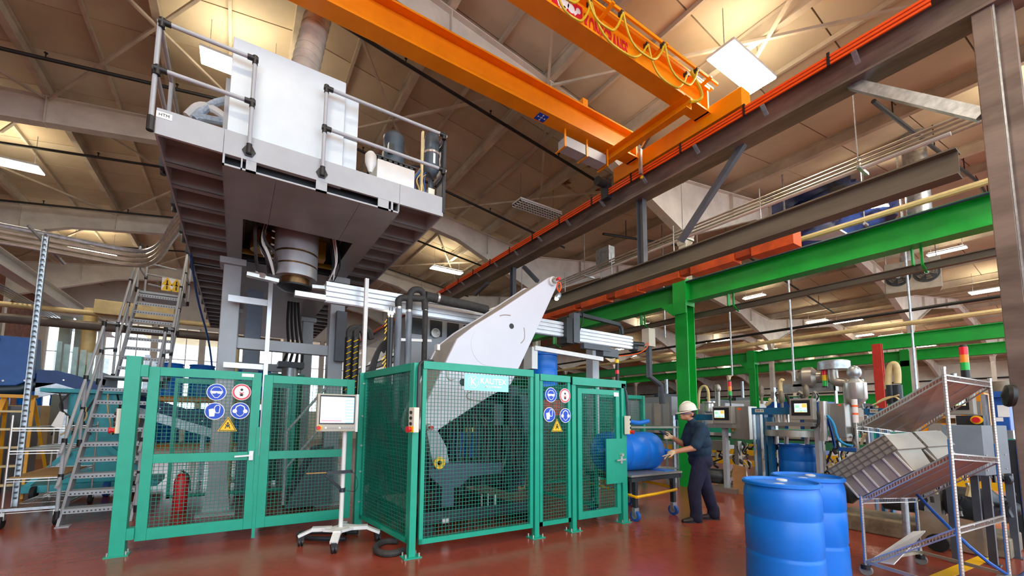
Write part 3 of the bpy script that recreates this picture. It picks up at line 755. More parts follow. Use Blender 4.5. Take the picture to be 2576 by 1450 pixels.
pb = thing('fence_post', 'teal fence post right of the wide front panel', 'fence post', (3.345, FY, 0)); post(pb, 3.345, FY, FH-.02, .07)
p2 = panel('safety_fence', 'narrow front mesh fence panel with safety signs', (3.40, FY), (3.93, FY), .13, FH-.02)
pc = thing('fence_post', 'teal fence post between narrow panel and mesh door', 'fence post', (3.985, FY, 0)); post(pc, 3.985, FY, FH-.02, .07)
pe = thing('fence_post', 'teal end post of the fence under the signal lamp', 'fence post', (4.975, FY, 0)); post(pe, 4.975, FY, FH-.06, .1)
MB().bx(3.95, 5.03, FY-.05, FY+.05, FH-.13, FH-.02).build('lintel', TEAL, pe, smooth=False)
gD = gate('safety_door', 'teal mesh door with solid lock plate beside the blue drum', 4.06, 4.90, FY-.01, .14, FH-.17, .075, 0)
lk0, lk1 = at(1523, 1093, Y=FY-.04), at(1573, 1186, Y=FY-.04)
MB().bx(lk0.x, 4.97, FY-.055, FY-.035, .58, 1.22).build('lock_plate', TEAL, gD, smooth=False)
h = MB().bx(4.86, 4.9, FY-.075, FY-.055, .86, .98); h.bar((4.94, FY-.09, .92), (4.76, FY-.09, .91), .02, .02, (0, 0, 1)); h.cyl((4.88, FY-.1, .99), (4.88, FY-.055, .99), .02, 10); h.build('lever_handle', CHROME, gD, smooth=False)
MB().bx(4.78, 4.88, FY-.036, FY-.031, FH-.26, FH-.2).build('name_tag', SIGNW, gD, smooth=False)
# rear and right-hand enclosure panels (seen through the mesh and past the worker)
panel('safety_fence', 'teal mesh fence running back behind the blue drum', (5.02, 4.75), (5.02, 8.6), .1, FH)
panel('safety_fence', 'teal mesh fence panel behind the drum trolley', (5.6, 7.05), (8.75, 6.75), .1, FH)
panel('safety_fence', 'teal mesh fence returning towards the filling stations', (8.75, 6.8), (8.75, 8.9), .1, FH)
panel('safety_fence', 'rear teal mesh panel inside the machine enclosure', (-.9, 8.6), (.9, 8.6), .1, FH)
for x, y, lab in ((8.75, 6.75, 'teal post at the corner behind the worker'), (5.56, 7.07, 'teal post behind the blue drum'), (5.02, 8.6, 'rear teal post inside the enclosure'), (.95, 8.6, 'teal post inside the enclosure behind the gates')):
    t = thing('fence_post', lab, 'fence post', (x, y, 0)); post(t, x, y, FH, .08, False)

# ---------------------------------------------------------------- signs
def ring_poly(c, pts, s, y): return [(c[0]+p[0]*s, y, c[1]+p[1]*s) for p in pts]
def circ(cx, cz, r, n=20, a0=0, a1=2*math.pi): return [(cx+r*math.cos(a0+(a1-a0)*i/n), cz+r*math.sin(a0+(a1-a0)*i/n)) for i in range(n)]
def sign(kind, c, y, r, label, group=None):
    t = thing('safety_sign', label, 'sign', (c[0], y, c[1]-r), group)
    def pr_(pts, y0, th, name, m): MB().prism(ring_poly(c, pts, r, y-y0), (0, -th, 0)).build(name, m, t, smooth=False)
    def strip(pts, wd, name, m, closed=False):
        mb = MB(); P_ = [V((c[0]+a*r, y-.0048, c[1]+b*r)) for a, b in pts]
        if closed: P_.append(P_[0])
        for a, b in zip(P_, P_[1:]): mb.bar(a, b, wd*r, .0012, (0, 1, 0))
        mb.build(name, m, t, smooth=False)
    if kind == 'warning':
        tri = [(-1, -.78), (1, -.78), (0, .95)]
        pr_(tri, 0, .002, 'plate', SIGNY); pr_([(a*.9, b*.9-.02) for a, b in tri], .002, .001, 'border', INK); pr_([(a*.78, b*.78-.04) for a, b in tri], .003, .001, 'face', SIGNY)
        strip([(-.25, -.45), (-.12, -.1), (-.2, .05)], .09, 'pictogram', INK); strip([(.25, -.45), (.12, -.1), (.2, .05)], .09, 'pictogram', INK); pr_(circ(0, .18, .11), .004, .001, 'pictogram', INK); strip([(0, .05), (0, -.3)], .14, 'pictogram', INK)
        return t
    pr_(circ(0, 0, 1, 36), 0, .002, 'plate', SIGNW)
    if kind == 'ban':
        pr_(circ(0, 0, .94, 36), .002, .001, 'ring', SIGNR); pr_(circ(0, 0, .76, 36), .003, .001, 'face', SIGNW)
        pr_(circ(0, .28, .15), .004, .001, 'pictogram', INK)
        pr_([(-.16, -.5), (.16, -.5), (.13, -.15), (-.13, -.15)], .004, .001, 'pictogram', INK); strip([(-.24, .0), (.24, -.3)], .07, 'pictogram', SIGNR); strip([(-.24, -.3), (.24, 0)], .07, 'pictogram', SIGNR)
        return t
    pr_(circ(0, 0, .92, 36), .002, .0018, 'face', SIGNB)
    if kind == 'eye':
        strip([(-.62, 0), (-.5, .35), (-.25, .6), (.25, .6), (.5, .35), (.62, 0), (.4, -.35), (.15, -.66), (-.15, -.66), (-.4, -.35)], .07, 'pictogram', SIGNW, True)
        pr_([(-.6, .12), (.6, .12), (.45, -.2), (.1, -.18), (0, -.05), (-.1, -.18), (-.45, -.2)], .004, .001, 'pictogram', SIGNW)
    elif kind == 'glove':
        pr_([(-.6, .2), (-.15, .32), (.05, -.05), (0, -.62), (-.5, -.65)], .004, .001, 'pictogram', SIGNW)
        strip([(.0, .5), (.15, .7), (.42, .7), (.52, .5), (.45, -.2), (.1, -.2), (.0, .1), (-.05, .4)], .09, 'pictogram', SIGNW, True)
    else:
        strip([(-.5, .1), (-.4, .5), (0, .7), (.4, .5), (.5, .1)], .12, 'pictogram', SIGNW)
        pr_(circ(-.55, -.05, .24), .004, .001, 'pictogram', SIGNW); pr_(circ(.55, -.05, .24), .004, .001, 'pictogram', SIGNW)
        strip([(-.45, -.2), (-.3, -.5), (0, -.68), (.3, -.5), (.45, -.2)], .07, 'pictogram', SIGNW)
    return t
sy = GY-.03
for kind, (px_, py_), lab in (('eye', (545, 987), 'round blue eye protection sign on the left gate'), ('ban', (608, 987), 'round red and white prohibition sign on the left gate'),
                              ('glove', (540, 1035), 'round blue protective glove sign on the left gate'), ('ear', (604, 1034), 'round blue ear protection sign on the left gate'), ('warning', (573, 1069), 'yellow warning triangle on the left gate')):
    p = at(px_, py_, Y=sy); sign(kind, (p.x, p.z), sy, .1 if kind != 'warning' else .1, lab)
sy = FY-.03
for kind, (px_, py_), lab in (('eye', (1386, 994), 'round blue eye protection sign on the narrow front panel'), ('ban', (1421, 996), 'round red and white prohibition sign on the narrow front panel'),
                              ('glove', (1382, 1044), 'round blue glove sign on the narrow front panel'), ('ear', (1422, 1046), 'round blue ear protection sign on the narrow front panel'), ('warning', (1401, 1072), 'yellow warning triangle on the narrow front panel')):
    p = at(px_, py_, Y=sy); sign(kind, (p.x, p.z), sy, .098, lab)
# maker plate
sy = FY+.0
a, b = at(1165, 940, Y=sy), at(1275, 988, Y=sy)
mp_ = thing('maker_sign', 'mint green maker sign reading KAUTEX on the front fence', 'sign', ((a.x+b.x)/2, sy, b.z))
MB().bx(a.x, b.x, sy-.035, sy-.03, b.z, a.z).build('plate', SKYP, mp_, smooth=False)
cx_, cz_ = a.x+(b.x-a.x)*.19, (a.z+b.z)/2
MB().tube([(cx_+.07*math.cos(i*math.pi/16), sy-.036, cz_+.07*math.sin(i*math.pi/16)) for i in range(33)], .004, 6).build('logo_ring', SIGNW, mp_)
textmesh('logo_letter', 'K', .125, SIGNW, mp_, (cx_, sy-.037, cz_), (1, 0, 0), (0, 0, 1), .001, True)
textmesh('lettering', 'KAUTEX', .098, SIGNW, mp_, (a.x+(b.x-a.x)*.64, sy-.037, cz_+.018), (1, 0, .0), (0, 0, 1), .001, True)
textmesh('lettering', 'MASCHINENBAU', .032, SIGNW, mp_, (a.x+(b.x-a.x)*.64, sy-.037, cz_-.045), (1, 0, 0), (0, 0, 1), .001, True)

# ---------------------------------------------------------------- control boxes and signal lamp
def estop(c, fx, label, group=None):
    "push button box; c = centre, fx = facing direction"
    c = V(c); fx = V(fx).normalized(); sx = V((fx.y, -fx.x, 0)); t = thing('control_box', label, 'control box', c-V((0, 0, .13)), group)
    MB().ob(c, sx*.05, fx*.035, V((0, 0, .135))).build('case', BEIGE, t, smooth=False, bevel=.006)
    MB().ob(c+fx*.036-V((0, 0, .1)), sx*.045, fx*.002, V((0, 0, .03))).build('yellow_field', SIGNY, t, smooth=False)
    MB().cyl(c+fx*.036-V((0, 0, .1)), c+fx*.07-V((0, 0, .1)), .022, 12).cyl(c+fx*.07-V((0, 0, .1)), c+fx*.085-V((0, 0, .1)), .034, 14).build('emergency_button', RED, t)
    for k in range(3): MB().cyl(c+fx*.036+V((0, 0, .08-.06*k)), c+fx*.048+V((0, 0, .08-.06*k)), .018, 12).build('push_button', BLACK, t)
    return t
c = at(1020, 1057, Y=4.2); estop((1.66, 4.2, c.z), (-1, -.25, 0), 'beige emergency stop box on the fence corner post')
c = at(1574, 1070, Y=FY-.08); estop((5.0, FY-.09, c.z), (.5, -1, 0), 'beige emergency stop box on the fence end post')
c = at(297, 1060, Y=GY-.02); estop((c.x, GY+.05, c.z), (-1, -.3, 0), 'beige emergency stop box on the far left gate post')
MB().tube([(1.70, 4.2, 1.42), (1.70, 4.2, 1.95), (1.71, 4.22, 2.08), (1.78, 4.25, 2.13), (1.9, 4.27, 2.14)], .016, 7, 2).build('cable_conduit', CHAR, label='grey cable conduit rising beside the fence corner', cat='cable')
MB().tube([(5.02, FY-.08, 1.5), (5.02, FY-.07, 1.85), (5.0, FY-.05, 1.98), (4.93, FY, 2.05)], .018, 7, 2).build('cable_conduit', CHAR, label='grey cable conduit rising beside the fence end post', cat='cable')
sb = at(1553, 945, Y=FY)
def stack_light(c, segs, r, label, base=.1, seg=.07, pole=0, tilt=None):
    c = V(c); t = thing('signal_tower', label, 'signal light', c); z = c.z
    if pole: MB().cyl(c, c+V((0, 0, pole)), r*.4, 10).build('pole', CHAR, t); z += pole
    MB().cyl((c.x, c.y, z), (c.x, c.y, z+base), r, 14).build('base', BLACK, t); z += base
    for s_ in segs:
        MB().cyl((c.x, c.y, z), (c.x, c.y, z+seg), r*.98, 14).build('lens', s_, t); z += seg
    MB().cyl((c.x, c.y, z), (c.x, c.y, z+.03), r*.9, 14, r*.7).build('cap', BLACK, t)
    return t
LGRN = mat('lens_green', '#1db84a', .3, var=0); LAMB = mat('lens_amber', '#ff9422', .3, var=0); LRD = mat('lens_red', '#f02233', .3, var=0)
stack_light((4.9, FY, FH-.02), [BLACK, LRD, BLACK, BLACK, SIGNY], .028, 'dark signal lamp with red and yellow rings on the fence end', .05, .055)
# ================================================================ raised extruder platform
PX0, PX1, PYF, PYB = -.80, 2.16, 4.65, 14.6
ZU, ZD, ZC = 4.095, 4.35, 3.975          # walkway underside, deck, central box underside
CX0, CX1 = -.26, 1.57
pf = thing('extruder_platform', 'raised grey steel machine platform on square legs over the fence', 'platform', ((PX0+PX1)/2, 7.6, 0))
for xa, xb in ((PX0, CX0), (CX0, CX1), (CX1, PX1)):
    MB().bx(xa+.002, xb-.002, PYF, PYF+.03, ZU, ZD).build('fascia_plate', GREYP, pf, smooth=False)
for x in (PX0, PX1-.02): MB().bx(x, x+.02, PYF+.03, PYB, ZU, ZD).build('side_fascia', GREYP, pf, smooth=False)
MB().bx(PX0, PX1, PYB, PYB+.03, ZU, ZD).build('rear_fascia', GREYP, pf, smooth=False)
MB().bx(PX0+.02, PX1-.02, PYF+.03, PYB, ZD-.06, ZD-.03).build('deck_plate', GREYU, pf, smooth=False)
for xa, xb in ((PX0+.02, CX0), (CX1, PX1-.02)):
    y = PYF+.5
    while y < PYB-.2:
        m = MB().bx(xa, xb, y, y+.012, ZU+.01, ZD-.06); m.bx(xa, xb, y, y+.1, ZU+.01, ZU+.022); m.build('joist', GREYU, pf, smooth=False); y += .48
# central box: front lip with slots, sides and bottom plates around the head opening
lip = MB(); zz0, zz1 = ZC, ZU
slots = [at(565, 400, Y=PYF).x, at(606, 410, Y=PYF).x, at(610, 410, Y=PYF).x, at(619, 410, Y=PYF).x, at(645, 418, Y=PYF).x, at(795, 462, Y=PYF).x, at(823, 470, Y=PYF).x, at(951, 508, Y=PYF).x, at(978, 515, Y=PYF).x, at(984, 518, Y=PYF).x, at(989, 518, Y=PYF).x, at(1003, 520, Y=PYF).x]
ed = [CX0]+slots+[CX1]
for a, b in zip(ed[0::2], ed[1::2]):
    if b > a: lip.bx(a, b, PYF+.002, PYF+.02, zz0, zz1)
lip.bx(CX0, CX1, PYF+.002, PYF+.02, zz0, zz0+.018)
lip.build('slotted_lip', GREYP, pf, smooth=False)
MB().bx(CX0, CX1, PYF+.12, PYF+.13, zz0+.02, ZD-.06).build('recess_back', CHAR, pf, smooth=False)
for x in (CX0, CX1-.015): MB().bx(x, x+.015, PYF+.02, PYB, ZC, ZD-.06).build('box_side', GREYU, pf, smooth=False)
OX0, OX1, OY0, OY1 = -.06, 1.30, 5.86, 7.5
for a in ((CX0, .22, PYF+.02, OY0), (.224, 1.1, PYF+.02, OY0), (1.104, CX1, PYF+.02, OY0), (CX0, OX0, OY0, OY1), (OX1, CX1, OY0, OY1), (CX0, CX1, OY1, 9.6), (CX0, CX1, 9.606, 12), (CX0, CX1, 12.006, PYB)):
    MB().bx(a[0], a[1], a[2], a[3], ZC, ZC+.012).build('bottom_plate', GREYU, pf, smooth=False)
wl = MB().bx(OX0-.01, OX0, OY0, OY1, ZC, ZD-.06); wl.bx(OX1, OX1+.01, OY0, OY1, ZC, ZD-.06); wl.bx(OX0, OX1, OY0-.01, OY0, ZC, ZD-.06); wl.bx(OX0, OX1, OY1, OY1+.01, ZC, ZD-.06)
wl.build('opening_frame', CHAR, pf, smooth=False)
# inclined cheek plate on the right of the opening
for x, y in ((-.17, 7.62), (1.46, 7.62), (-.17, 11.2), (1.46, 11.2)):
    MB().bx(x-.125, x+.125, y-.125, y+.125, .03, ZC-.1).build('leg', GREYP, pf, smooth=False, bevel=.012)
    MB().bx(x-.18, x+.18, y-.18, y+.18, ZC-.1, ZC).build('leg_head', GREYP, pf, smooth=False)
    MB().bx(x-.25, x+.25, y-.3, y+.3, 0, .035).build('foot_plate', GREYP, pf, smooth=False)
    m = MB().prism([(x-.18, y-.14, .035), (x+.18, y-.14, .035), (x+.1, y-.14, .7), (x-.1, y-.14, .7)], (0, .02, 0)); m.build('gusset', GREYP, pf, smooth=False)
zc = at(700, 873, Y=7.62).z
MB().bx(-.05, 1.34, 7.55, 7.68, zc-.09, zc+.09).build('cross_beam', GREYP, pf, smooth=False, bevel=.008)
MB().bx(-.05, 1.34, 11.1, 11.25, zc-.09, zc+.09).build('cross_beam', GREYP, pf, smooth=False)
# labels and edge clips
a = at(400, 285, Y=PYF); tag_ = MB().bx(a.x-.02, a.x+.1, PYF-.004, PYF, a.z-.04, a.z+.02).build('name_plate', SIGNW, pf, smooth=False)
textmesh('lettering', 'HTM', .04, INK, tag_, (a.x+.04, PYF-.006, a.z-.01), (1, 0, 0), (0, 0, 1))
for k in range(10): MB().bx(PX0-.05, PX0, 5.3+k*.9, 5.4+k*.9, ZU+.02, ZU+.14).build('post_socket', BLACK, pf, smooth=False)
MB().tube([(-.78, 8, ZU), (-.8, 10, ZU-.3), (-.62, 11.5, 3.2), (-.5, 12, 2.2)], .02, 6, 2).build('blue_cable', mat('cable_blue', '#2a63b0', .5, var=.1), pf)

# ---------------------------------------------------------------- railing
rl = thing('platform_railing', 'grey tubular guard railing with black fittings around the platform', 'railing', (PX0, PYF, ZU))
RT, RM = 5.185, 4.705
def rt(p0, p1): MB().cyl(p0, p1, .021, 10).build('rail', GREYP, rl)
def fit(p, ax, L=.1):
    p, ax = V(p), V(ax).normalized(); MB().cyl(p-ax*L*.3, p+ax*L*.7, .028, 10).cyl(p-V((0, 0, .06)), p+V((0, 0, .03)), .027, 10).build('fitting', BLACK, rl)
yr = PYF-.035
for x in (-.04, .667):
    MB().cyl((x, yr, ZU+.07), (x, yr, RT), .021, 10).build('upright', GREYP, rl)
    m = MB().lathe((x, PYF, ZU+.09), [(.062, 0), (.062, -.012), (.03, -.02)], 6, (0, 1, 0)); m.cyl((x, yr, ZU+.05), (x, yr, ZU+.15), .028, 10); m.build('socket', BLACK, rl)
    for z in (RT, RM): fit((x, yr, z), (-1 if x < 0 else 1, 0, 0))
for z in (RT, RM):
    rt((PX0, yr, z), (-.04, yr, z)); rt((.667, yr, z), (PX1-.03, yr, z))
    fit((PX0-.01, yr, z), (1, 0, 0)); fit((PX1-.03, yr, z), (-1, 0, 0), .09)
for x in (PX0-.03,):
    for y in (4.63, 5.45, 6.4, 7.5, 8.8):
        MB().cyl((x, y, ZU+.05), (x, y, RT), .021, 8).build('upright', GREYP, rl); MB().cyl((x, y, ZU), (x, y, ZU+.14), .03, 8).build('socket', BLACK, rl)
        fit((x, y, RM), (0, 1, 0), .08)
for z in (RT, RM): rt((PX0-.03, yr, z), (PX0-.03, 9.4, z)); rt((PX1, yr, z), (PX1, 9.4, z))
for y in (4.66, 5.9, 7.2): MB().cyl((PX1, y, ZU+.05), (PX1, y, RT), .021, 8).build('upright', CHAR, rl)

# ---------------------------------------------------------------- cabinets on the platform
cb_ = thing('control_cabinet', 'large plain white cabinet standing on the platform edge', 'cabinet', (.33, 5.1, ZD))
MB().bx(-.245, .895, 4.72, 5.5, ZD-.22, 5.43).build('body', CABW, cb_, smooth=False, bevel=.006)
MB().bx(-.3, -.25, 5.0, 5.05, ZD, 5.15).build('side_strut', GREYP, cb_, smooth=False)
c2 = thing('control_cabinet', 'narrow white cabinet in two boxes right of the large one', 'cabinet', (.98, 5.1, ZD))
for z0, z1 in ((ZD-.1, 4.78), (4.80, 5.33)): MB().bx(.905, 1.065, 4.78, 5.4, z0, z1).build('body', CABW, c2, smooth=False, bevel=.004)
# ventilation hoses left of the cabinet
for k, (p, lab) in enumerate((([(490, 300), (530, 262), (572, 252)], 'blue-white ribbed hose curving up beside the white cabinet'), ([(470, 292), (500, 262), (540, 275), (572, 300)], 'white ribbed hose looping on the platform'), ([(500, 295), (540, 303), (574, 308)], 'lower blue-white hose beside the white cabinet'))):
    pts = [at(*q, Y=5.6) for q in p]
    MB().tube(pts, .045, 9, 2).build('ribbed_hose', mat('hose_pale_blue', '#b8c9da', .5, var=.25, scale=18) if k != 1 else WHITE, label=lab, cat='hose')
# spiral duct
dz = at(768, 165, Y=5.35)
dt = thing('spiral_duct', 'shiny spiral metal duct rising from the white cabinet to the roof', 'duct', (.42, 5.35, 5.43))
d0 = at(768, 172, Y=5.35); d1 = at(828, -70, Y=5.6); d0 = d0-(d1-d0).normalized()*.35; d1 = d1+(d1-d0).normalized()*1.6
MB().cyl(d0, d1, .165, 28).build('pipe', DUCT, dt)
for k in range(28):
    p = d0.lerp(d1, (k+.5)/28); MB().cyl(p, p+(d1-d0).normalized()*.012, .171, 28).build('seam_ring', DUCT, dt)

# ---------------------------------------------------------------- hydraulic unit at the right end
yh = 4.85
hu = thing('hydraulic_unit', 'hydraulic power unit with white tank and slate motor behind the railing', 'hydraulic unit', (at(990, 440, Y=yh).x, yh, ZD))
xa, xb = at(950, 400, Y=yh).x, at(1043, 440, Y=yh).x
MB().bx(xa, xb, yh, yh+.5, ZD-.05, 4.72).build('tank', WHITE, hu, smooth=False, bevel=.005)
tr = MB()
for k in range(7): tr.bx(xa+(xb-xa)*k/7, xa+(xb-xa)*(k+.6)/7, yh-.01, yh+.02, 4.72, 4.74)
tr.bx(xa-.02, xb+.02, yh-.015, yh+.52, 4.745, 4.76); tr.build('tank_lid', CHAR, hu, smooth=False)
mc = at(990, 380, Y=yh+.2)
MB().lathe((mc.x, yh+.2, 4.76), [(.15, 0), (.15, .2), (.135, .21), (.135, .37), (.14, .38), (.14, .44), (.1, .49)], 22).build('motor', MOTOR, hu)
MB().bx(mc.x-.12, mc.x-.05, yh+.02, yh+.08, 4.88, 5.0).build('terminal_box', CHAR, hu, smooth=False)
MB().tube([(mc.x+.1, yh+.15, 4.75), (mc.x+.25, yh+.1, 4.86), (mc.x+.4, yh, 4.8), (mc.x+.45, yh-.1, 4.6)], .014, 6, 2).build('hose', BLACK, hu)
fu = at(935, 410, Y=yh-.05)
MB().lathe((fu.x, yh, ZD+.15), [(.02, 0), (.07, .12), (.07, .22), (.04, .26)], 14).build('funnel', WHITE, hu)
ac = thing('pressure_accumulator', 'tall dark slate pressure accumulator cylinder at the platform corner', 'accumulator', (at(1087, 430, Y=4.85).x, 4.85, ZD))
ax_ = at(1085, 400, Y=4.85).x
MB().lathe((ax_, 4.85, 4.68), [(.03, 0), (.06, .04), (.105, .12), (.105, .54), (.08, .62), (.04, .65)], 22).build('vessel', MOTOR, ac)
MB().cyl((ax_, 4.85, 4.46), (ax_, 4.85, 4.7), .035, 10).build('neck', MOTOR, ac); MB().bx(ax_-.05, ax_+.04, 4.8, 4.9, 4.36, 4.52).build('valve_block', CHROME, ac, smooth=False)
MB().lathe((ax_, 4.85, 5.0), [(.108, 0), (.112, .005), (.112, .03), (.108, .035)], 22).build('clamp_band', CHROME, ac)
MB().bx(ax_-.02, ax_+.01, 4.738, 4.743, 4.84, 4.98).build('sticker', SIGNW, ac, smooth=False)
MB().bx(ax_-.145, ax_-.12, 4.83, 4.87, ZD, 5.3).build('support_bar', PIPEY, ac, smooth=False); MB().bx(ax_+.13, ax_+.17, 4.75, 4.95, ZD-.1, 5.2).build('support_plate', DGREY, ac, smooth=False)
for k in range(5):
    x = ax_-.2+.04*k
    MB().tube([(x, 4.9, ZD), (x+.03*math.sin(k), 4.88, ZD+.15), (x-.04, 4.9, ZD+.25+.03*k), (x+.05, 4.85, ZD+.4)], .009, 5, 2).build('hose', PIPEY if k % 2 else BLUEM, ac)

# ---------------------------------------------------------------- extrusion head
HX, HY = .640, 6.5
eh = thing('extrusion_head', 'banded steel extrusion head hanging through the platform underside', 'extrusion head', (HX, HY, 3.35))
MB().cyl((HX, HY, 3.87), (HX, HY, 4.28), .30, 32).build('upper_barrel', HEADS, eh)
MB().cyl((HX, HY, 3.84), (HX, HY, 3.87), .292, 32).cyl((HX, HY, 3.66), (HX, HY, 3.685), .292, 32).build('bronze_band', HEADB, eh)
MB().cyl((HX, HY, 3.685), (HX, HY, 3.84), .30, 32).build('heater_band', HEADS, eh)
MB().cyl((HX, HY, 3.50), (HX, HY, 3.66), .30, 32).build('heater_band', HEADS, eh)
MB().cyl((HX, HY, 3.38), (HX, HY, 3.5), .20, 28).build('die_body', HEADB, eh)
MB().lathe((HX, HY, 3.31), [(.1, 0), (.19, .03), (.24, .06), (.24, .085)], 28).build('die_ring', BLACK, eh)
for s in (-1, 1):
    m = MB().bar((HX+s*.22, HY-.1, 3.40), (HX+s*.62, HY-.1, 3.43), .1, .05, (0, 0, 1)); m.bar((HX+s*.4, HY-.16, 3.43), (HX+s*.6, HY-.02, 3.46), .06, .06); m.cyl((HX+s*.5, HY-.1, 3.44), (HX+s*.5, HY-.1, 3.5), .02, 8); m.build('gripper_arm', CHROME, eh, smooth=False)
for k in range(6):
    z = 3.62+.1*k; MB().cyl((HX-.31, HY-.1, z), (HX-.35, HY-.12, z), .014, 8).build('clamp_bolt', CHROME, eh)
rnd = random.Random(5)
for k in range(9):
    x = OX0+.1+rnd.random()*.2; y = HY+rnd.uniform(-.3, .3)
    MB().tube([(x, y, 4.2), (x-.05+rnd.uniform(-.1, .1), y, 3.9), (x+rnd.uniform(0, .15), y-.1, 3.7), (x+.1+rnd.uniform(-.05, .1), HY-.1, 3.5)], .011+.006*(k % 3), 6, 2).build('cable', [BLACK, HOSE, PAPER, CHAR][k % 4], eh)
for k in range(6):
    x = OX1-.1-rnd.random()*.15; y = HY+rnd.uniform(-.3, .3)
    MB().tube([(x, y, 4.2), (x+.06, y, 3.85), (x+.02, y-.1, 3.65), (x-.05+.02*k, HY-.1, 3.5)], .011, 6, 2).build('cable', [BLACK, PAPER, CHAR][k % 3], eh)
MB().cyl((.2, 6.9, 3.98), (.2, 6.9, 4.25), .16, 20).build('gear_flange', mat('brass', '#d0a13c', .3, .8, var=.1), eh)
MB().bx(OX1-.4, OX1-.2, 6.8, 7.0, 4.0, 4.28).build('gear_flange', MATS['brass'], eh, smooth=False)
for k in range(3): MB().bx(OX0, OX1, 7.2+.08*k, 7.23+.08*k, 4.0+.05*k, 4.03+.05*k).build('tie_bar', MATS['brass'], eh, smooth=False)
MB().bx(OX0+.02, OX1-.02, OY0+.02, OY1-.02, 4.281, 4.284).build('dark_cover', BLACK, eh, smooth=False)
# ================================================================ moulding machine inside the fence
# long white linear axis
RY = 6.05
la = thing('linear_axis', 'long white aluminium linear rail crossing behind the big grey lever', 'linear rail', (.6, RY, 3.0))
def profile(x0, x1, y, z0, z1, parent, name='profile'):
    m = MB().bx(x0, x1, y-.02, y+.06, z0, z1); hgt = z1-z0
    for k in range(4): m.bx(x0, x1, y-.05, y-.02, z0+hgt*(k+.12)/4, z0+hgt*(k+.78)/4)
    return m.build(name, ALU, parent, smooth=False)
profile(1.0, 5.45, RY, 3.11, 3.41, la); profile(5.7, 7.5, RY, 3.06, 3.35, la); MB().bx(.6, 1.0, RY-.05, RY+.06, 3.13, 3.2).build('end_ledge', ALU, la, smooth=False)
MB().bx(5.45, 5.62, RY-.14, RY+.1, 2.98, 3.48).build('carriage', BLACK, la, smooth=False)
MB().bx(5.62, 5.78, RY-.16, RY-.02, 3.0, 3.6).build('carriage_plate', DGREY, la, smooth=False)
m = MB().bar((5.75, RY-.05, 3.62), (7.05, RY-.05, 3.56), .08, .07, (0, 0, 1)); m.tube([(7.0, RY-.05, 3.57), (7.12, RY-.05, 3.52), (7.14, RY-.05, 3.36)], .045, 8, 2); m.build('drag_chain', CHAR, la)
m = MB().cyl((7.5, RY, 3.2), (7.9, RY, 3.22), .05, 12).cyl((7.5, RY, 3.1), (7.62, RY, 3.1), .09, 12); m.build('drive', CHAR, la)
MB().tube([(5.7, RY-.1, 3.55), (5.85, RY-.12, 3.7), (5.95, RY-.1, 3.62), (5.85, RY-.12, 3.35), (5.75, RY-.15, 3.2)], .012, 6, 2).build('hose', BLACK, la)
MB().tube([(7.95, RY, 3.2), (8.02, RY-.05, 3.28), (7.98, RY-.05, 3.12), (7.6, RY-.05, 2.95), (6.6, RY-.1, 2.8), (6.3, RY-.1, 3.0)], .01, 6, 2).build('orange_cable', ORWIRE, la)
m = MB().bx(5.75, 6.5, RY-.3, RY-.2, 2.88, 2.98); m.bx(6.3, 6.75, RY-.28, RY-.08, 2.78, 2.95); m.build('gripper_drive', DGREY, la, smooth=False)
xq = at(1345, 868, Y=RY-.2).x
m = MB().bar((4.6, RY-.2, 2.78), (6.35, RY-.2, 2.72), .07, .08, (0, 0, 1)); m.build('gripper_rail', WHITE, la, smooth=False)
MB().bx(4.55, 4.68, RY-.2, RY+.05, 2.4, 2.8).build('gripper_hand', WHITE, la, smooth=False)
jbx = at(1636, 850, Y=RY+.3)
m = MB().bx(jbx.x-.12, jbx.x+.12, RY+.25, RY+.45, jbx.z-.22, jbx.z+.22); m.build('terminal_box', BEIGE, la, smooth=False)
MB().tube([(jbx.x, RY+.35, jbx.z-.22), (jbx.x, RY+.35, 2.55), (jbx.x+.35, RY+.3, 2.35), (jbx.x+.4, RY+.3, 1.9)], .07, 8).build('cable_duct', DGREY, la)
MB().bx(6.6, 6.8, RY+.3, RY+.5, 0, 3.04).build('axis_post', GREYP, la, smooth=False, bevel=.01)

# blue drum fresh from the mould
def drum_profile(R=.29, Hh=.9):
    return [(R*.93, 0), (R, .02), (R*1.0, .06), (R*.985, .28*Hh), (R*.985, .3*Hh), (R*.965, .315*Hh), (R*.965, .33*Hh), (R*.985, .345*Hh), (R*.985, .64*Hh), (R*.965, .655*Hh), (R*.965, .67*Hh), (R*.985, .685*Hh), (R*.985, .86*Hh), (R*.96, .915*Hh), (R*.94, .93*Hh), (R*.94, .955*Hh), (R*1.01, .965*Hh), (R*1.01, .99*Hh), (R*.97, Hh), (R*.93, Hh), (R*.9, Hh*.975), (R*.01, Hh*.972)]
def drum(label, loc, R=.29, Hh=.9, group=None, rz=0):
    c = V(loc); t = thing('plastic_drum', label, 'drum', c, group)
    MB().lathe(c, drum_profile(R, Hh), 40).build('body', BLUEB, t)
    for s in (-1, 1):
        q = c+V((math.cos(rz)*s*R*.62, math.sin(rz)*s*R*.62, Hh*.972))
        MB().lathe(q, [(.045, 0), (.045, .016), (.03, .02), (.001, .018)], 14).build('bung', WHITE if s else BLUEB, t)
    return t
bt = at(1365, 905, Y=6.45); bb = at(1365, 1007, Y=6.45)
hd = thing('moulded_drum', 'upright blue drum with ragged flash held by the gripper behind the fence', 'drum', (bt.x, 6.45, bb.z))
MB().lathe((bt.x, 6.45, bb.z), drum_profile(.30, bt.z-bb.z+.1), 32).build('body', BLUEB, hd)
fl_ = MB()
for k in range(7): fl_.bx(bt.x-.25+.07*k, bt.x-.19+.07*k, 6.43, 6.47, bt.z+.05, bt.z+.16+.05*((k*5) % 3))
fl_.build('flash', BLUEB, hd, smooth=False)
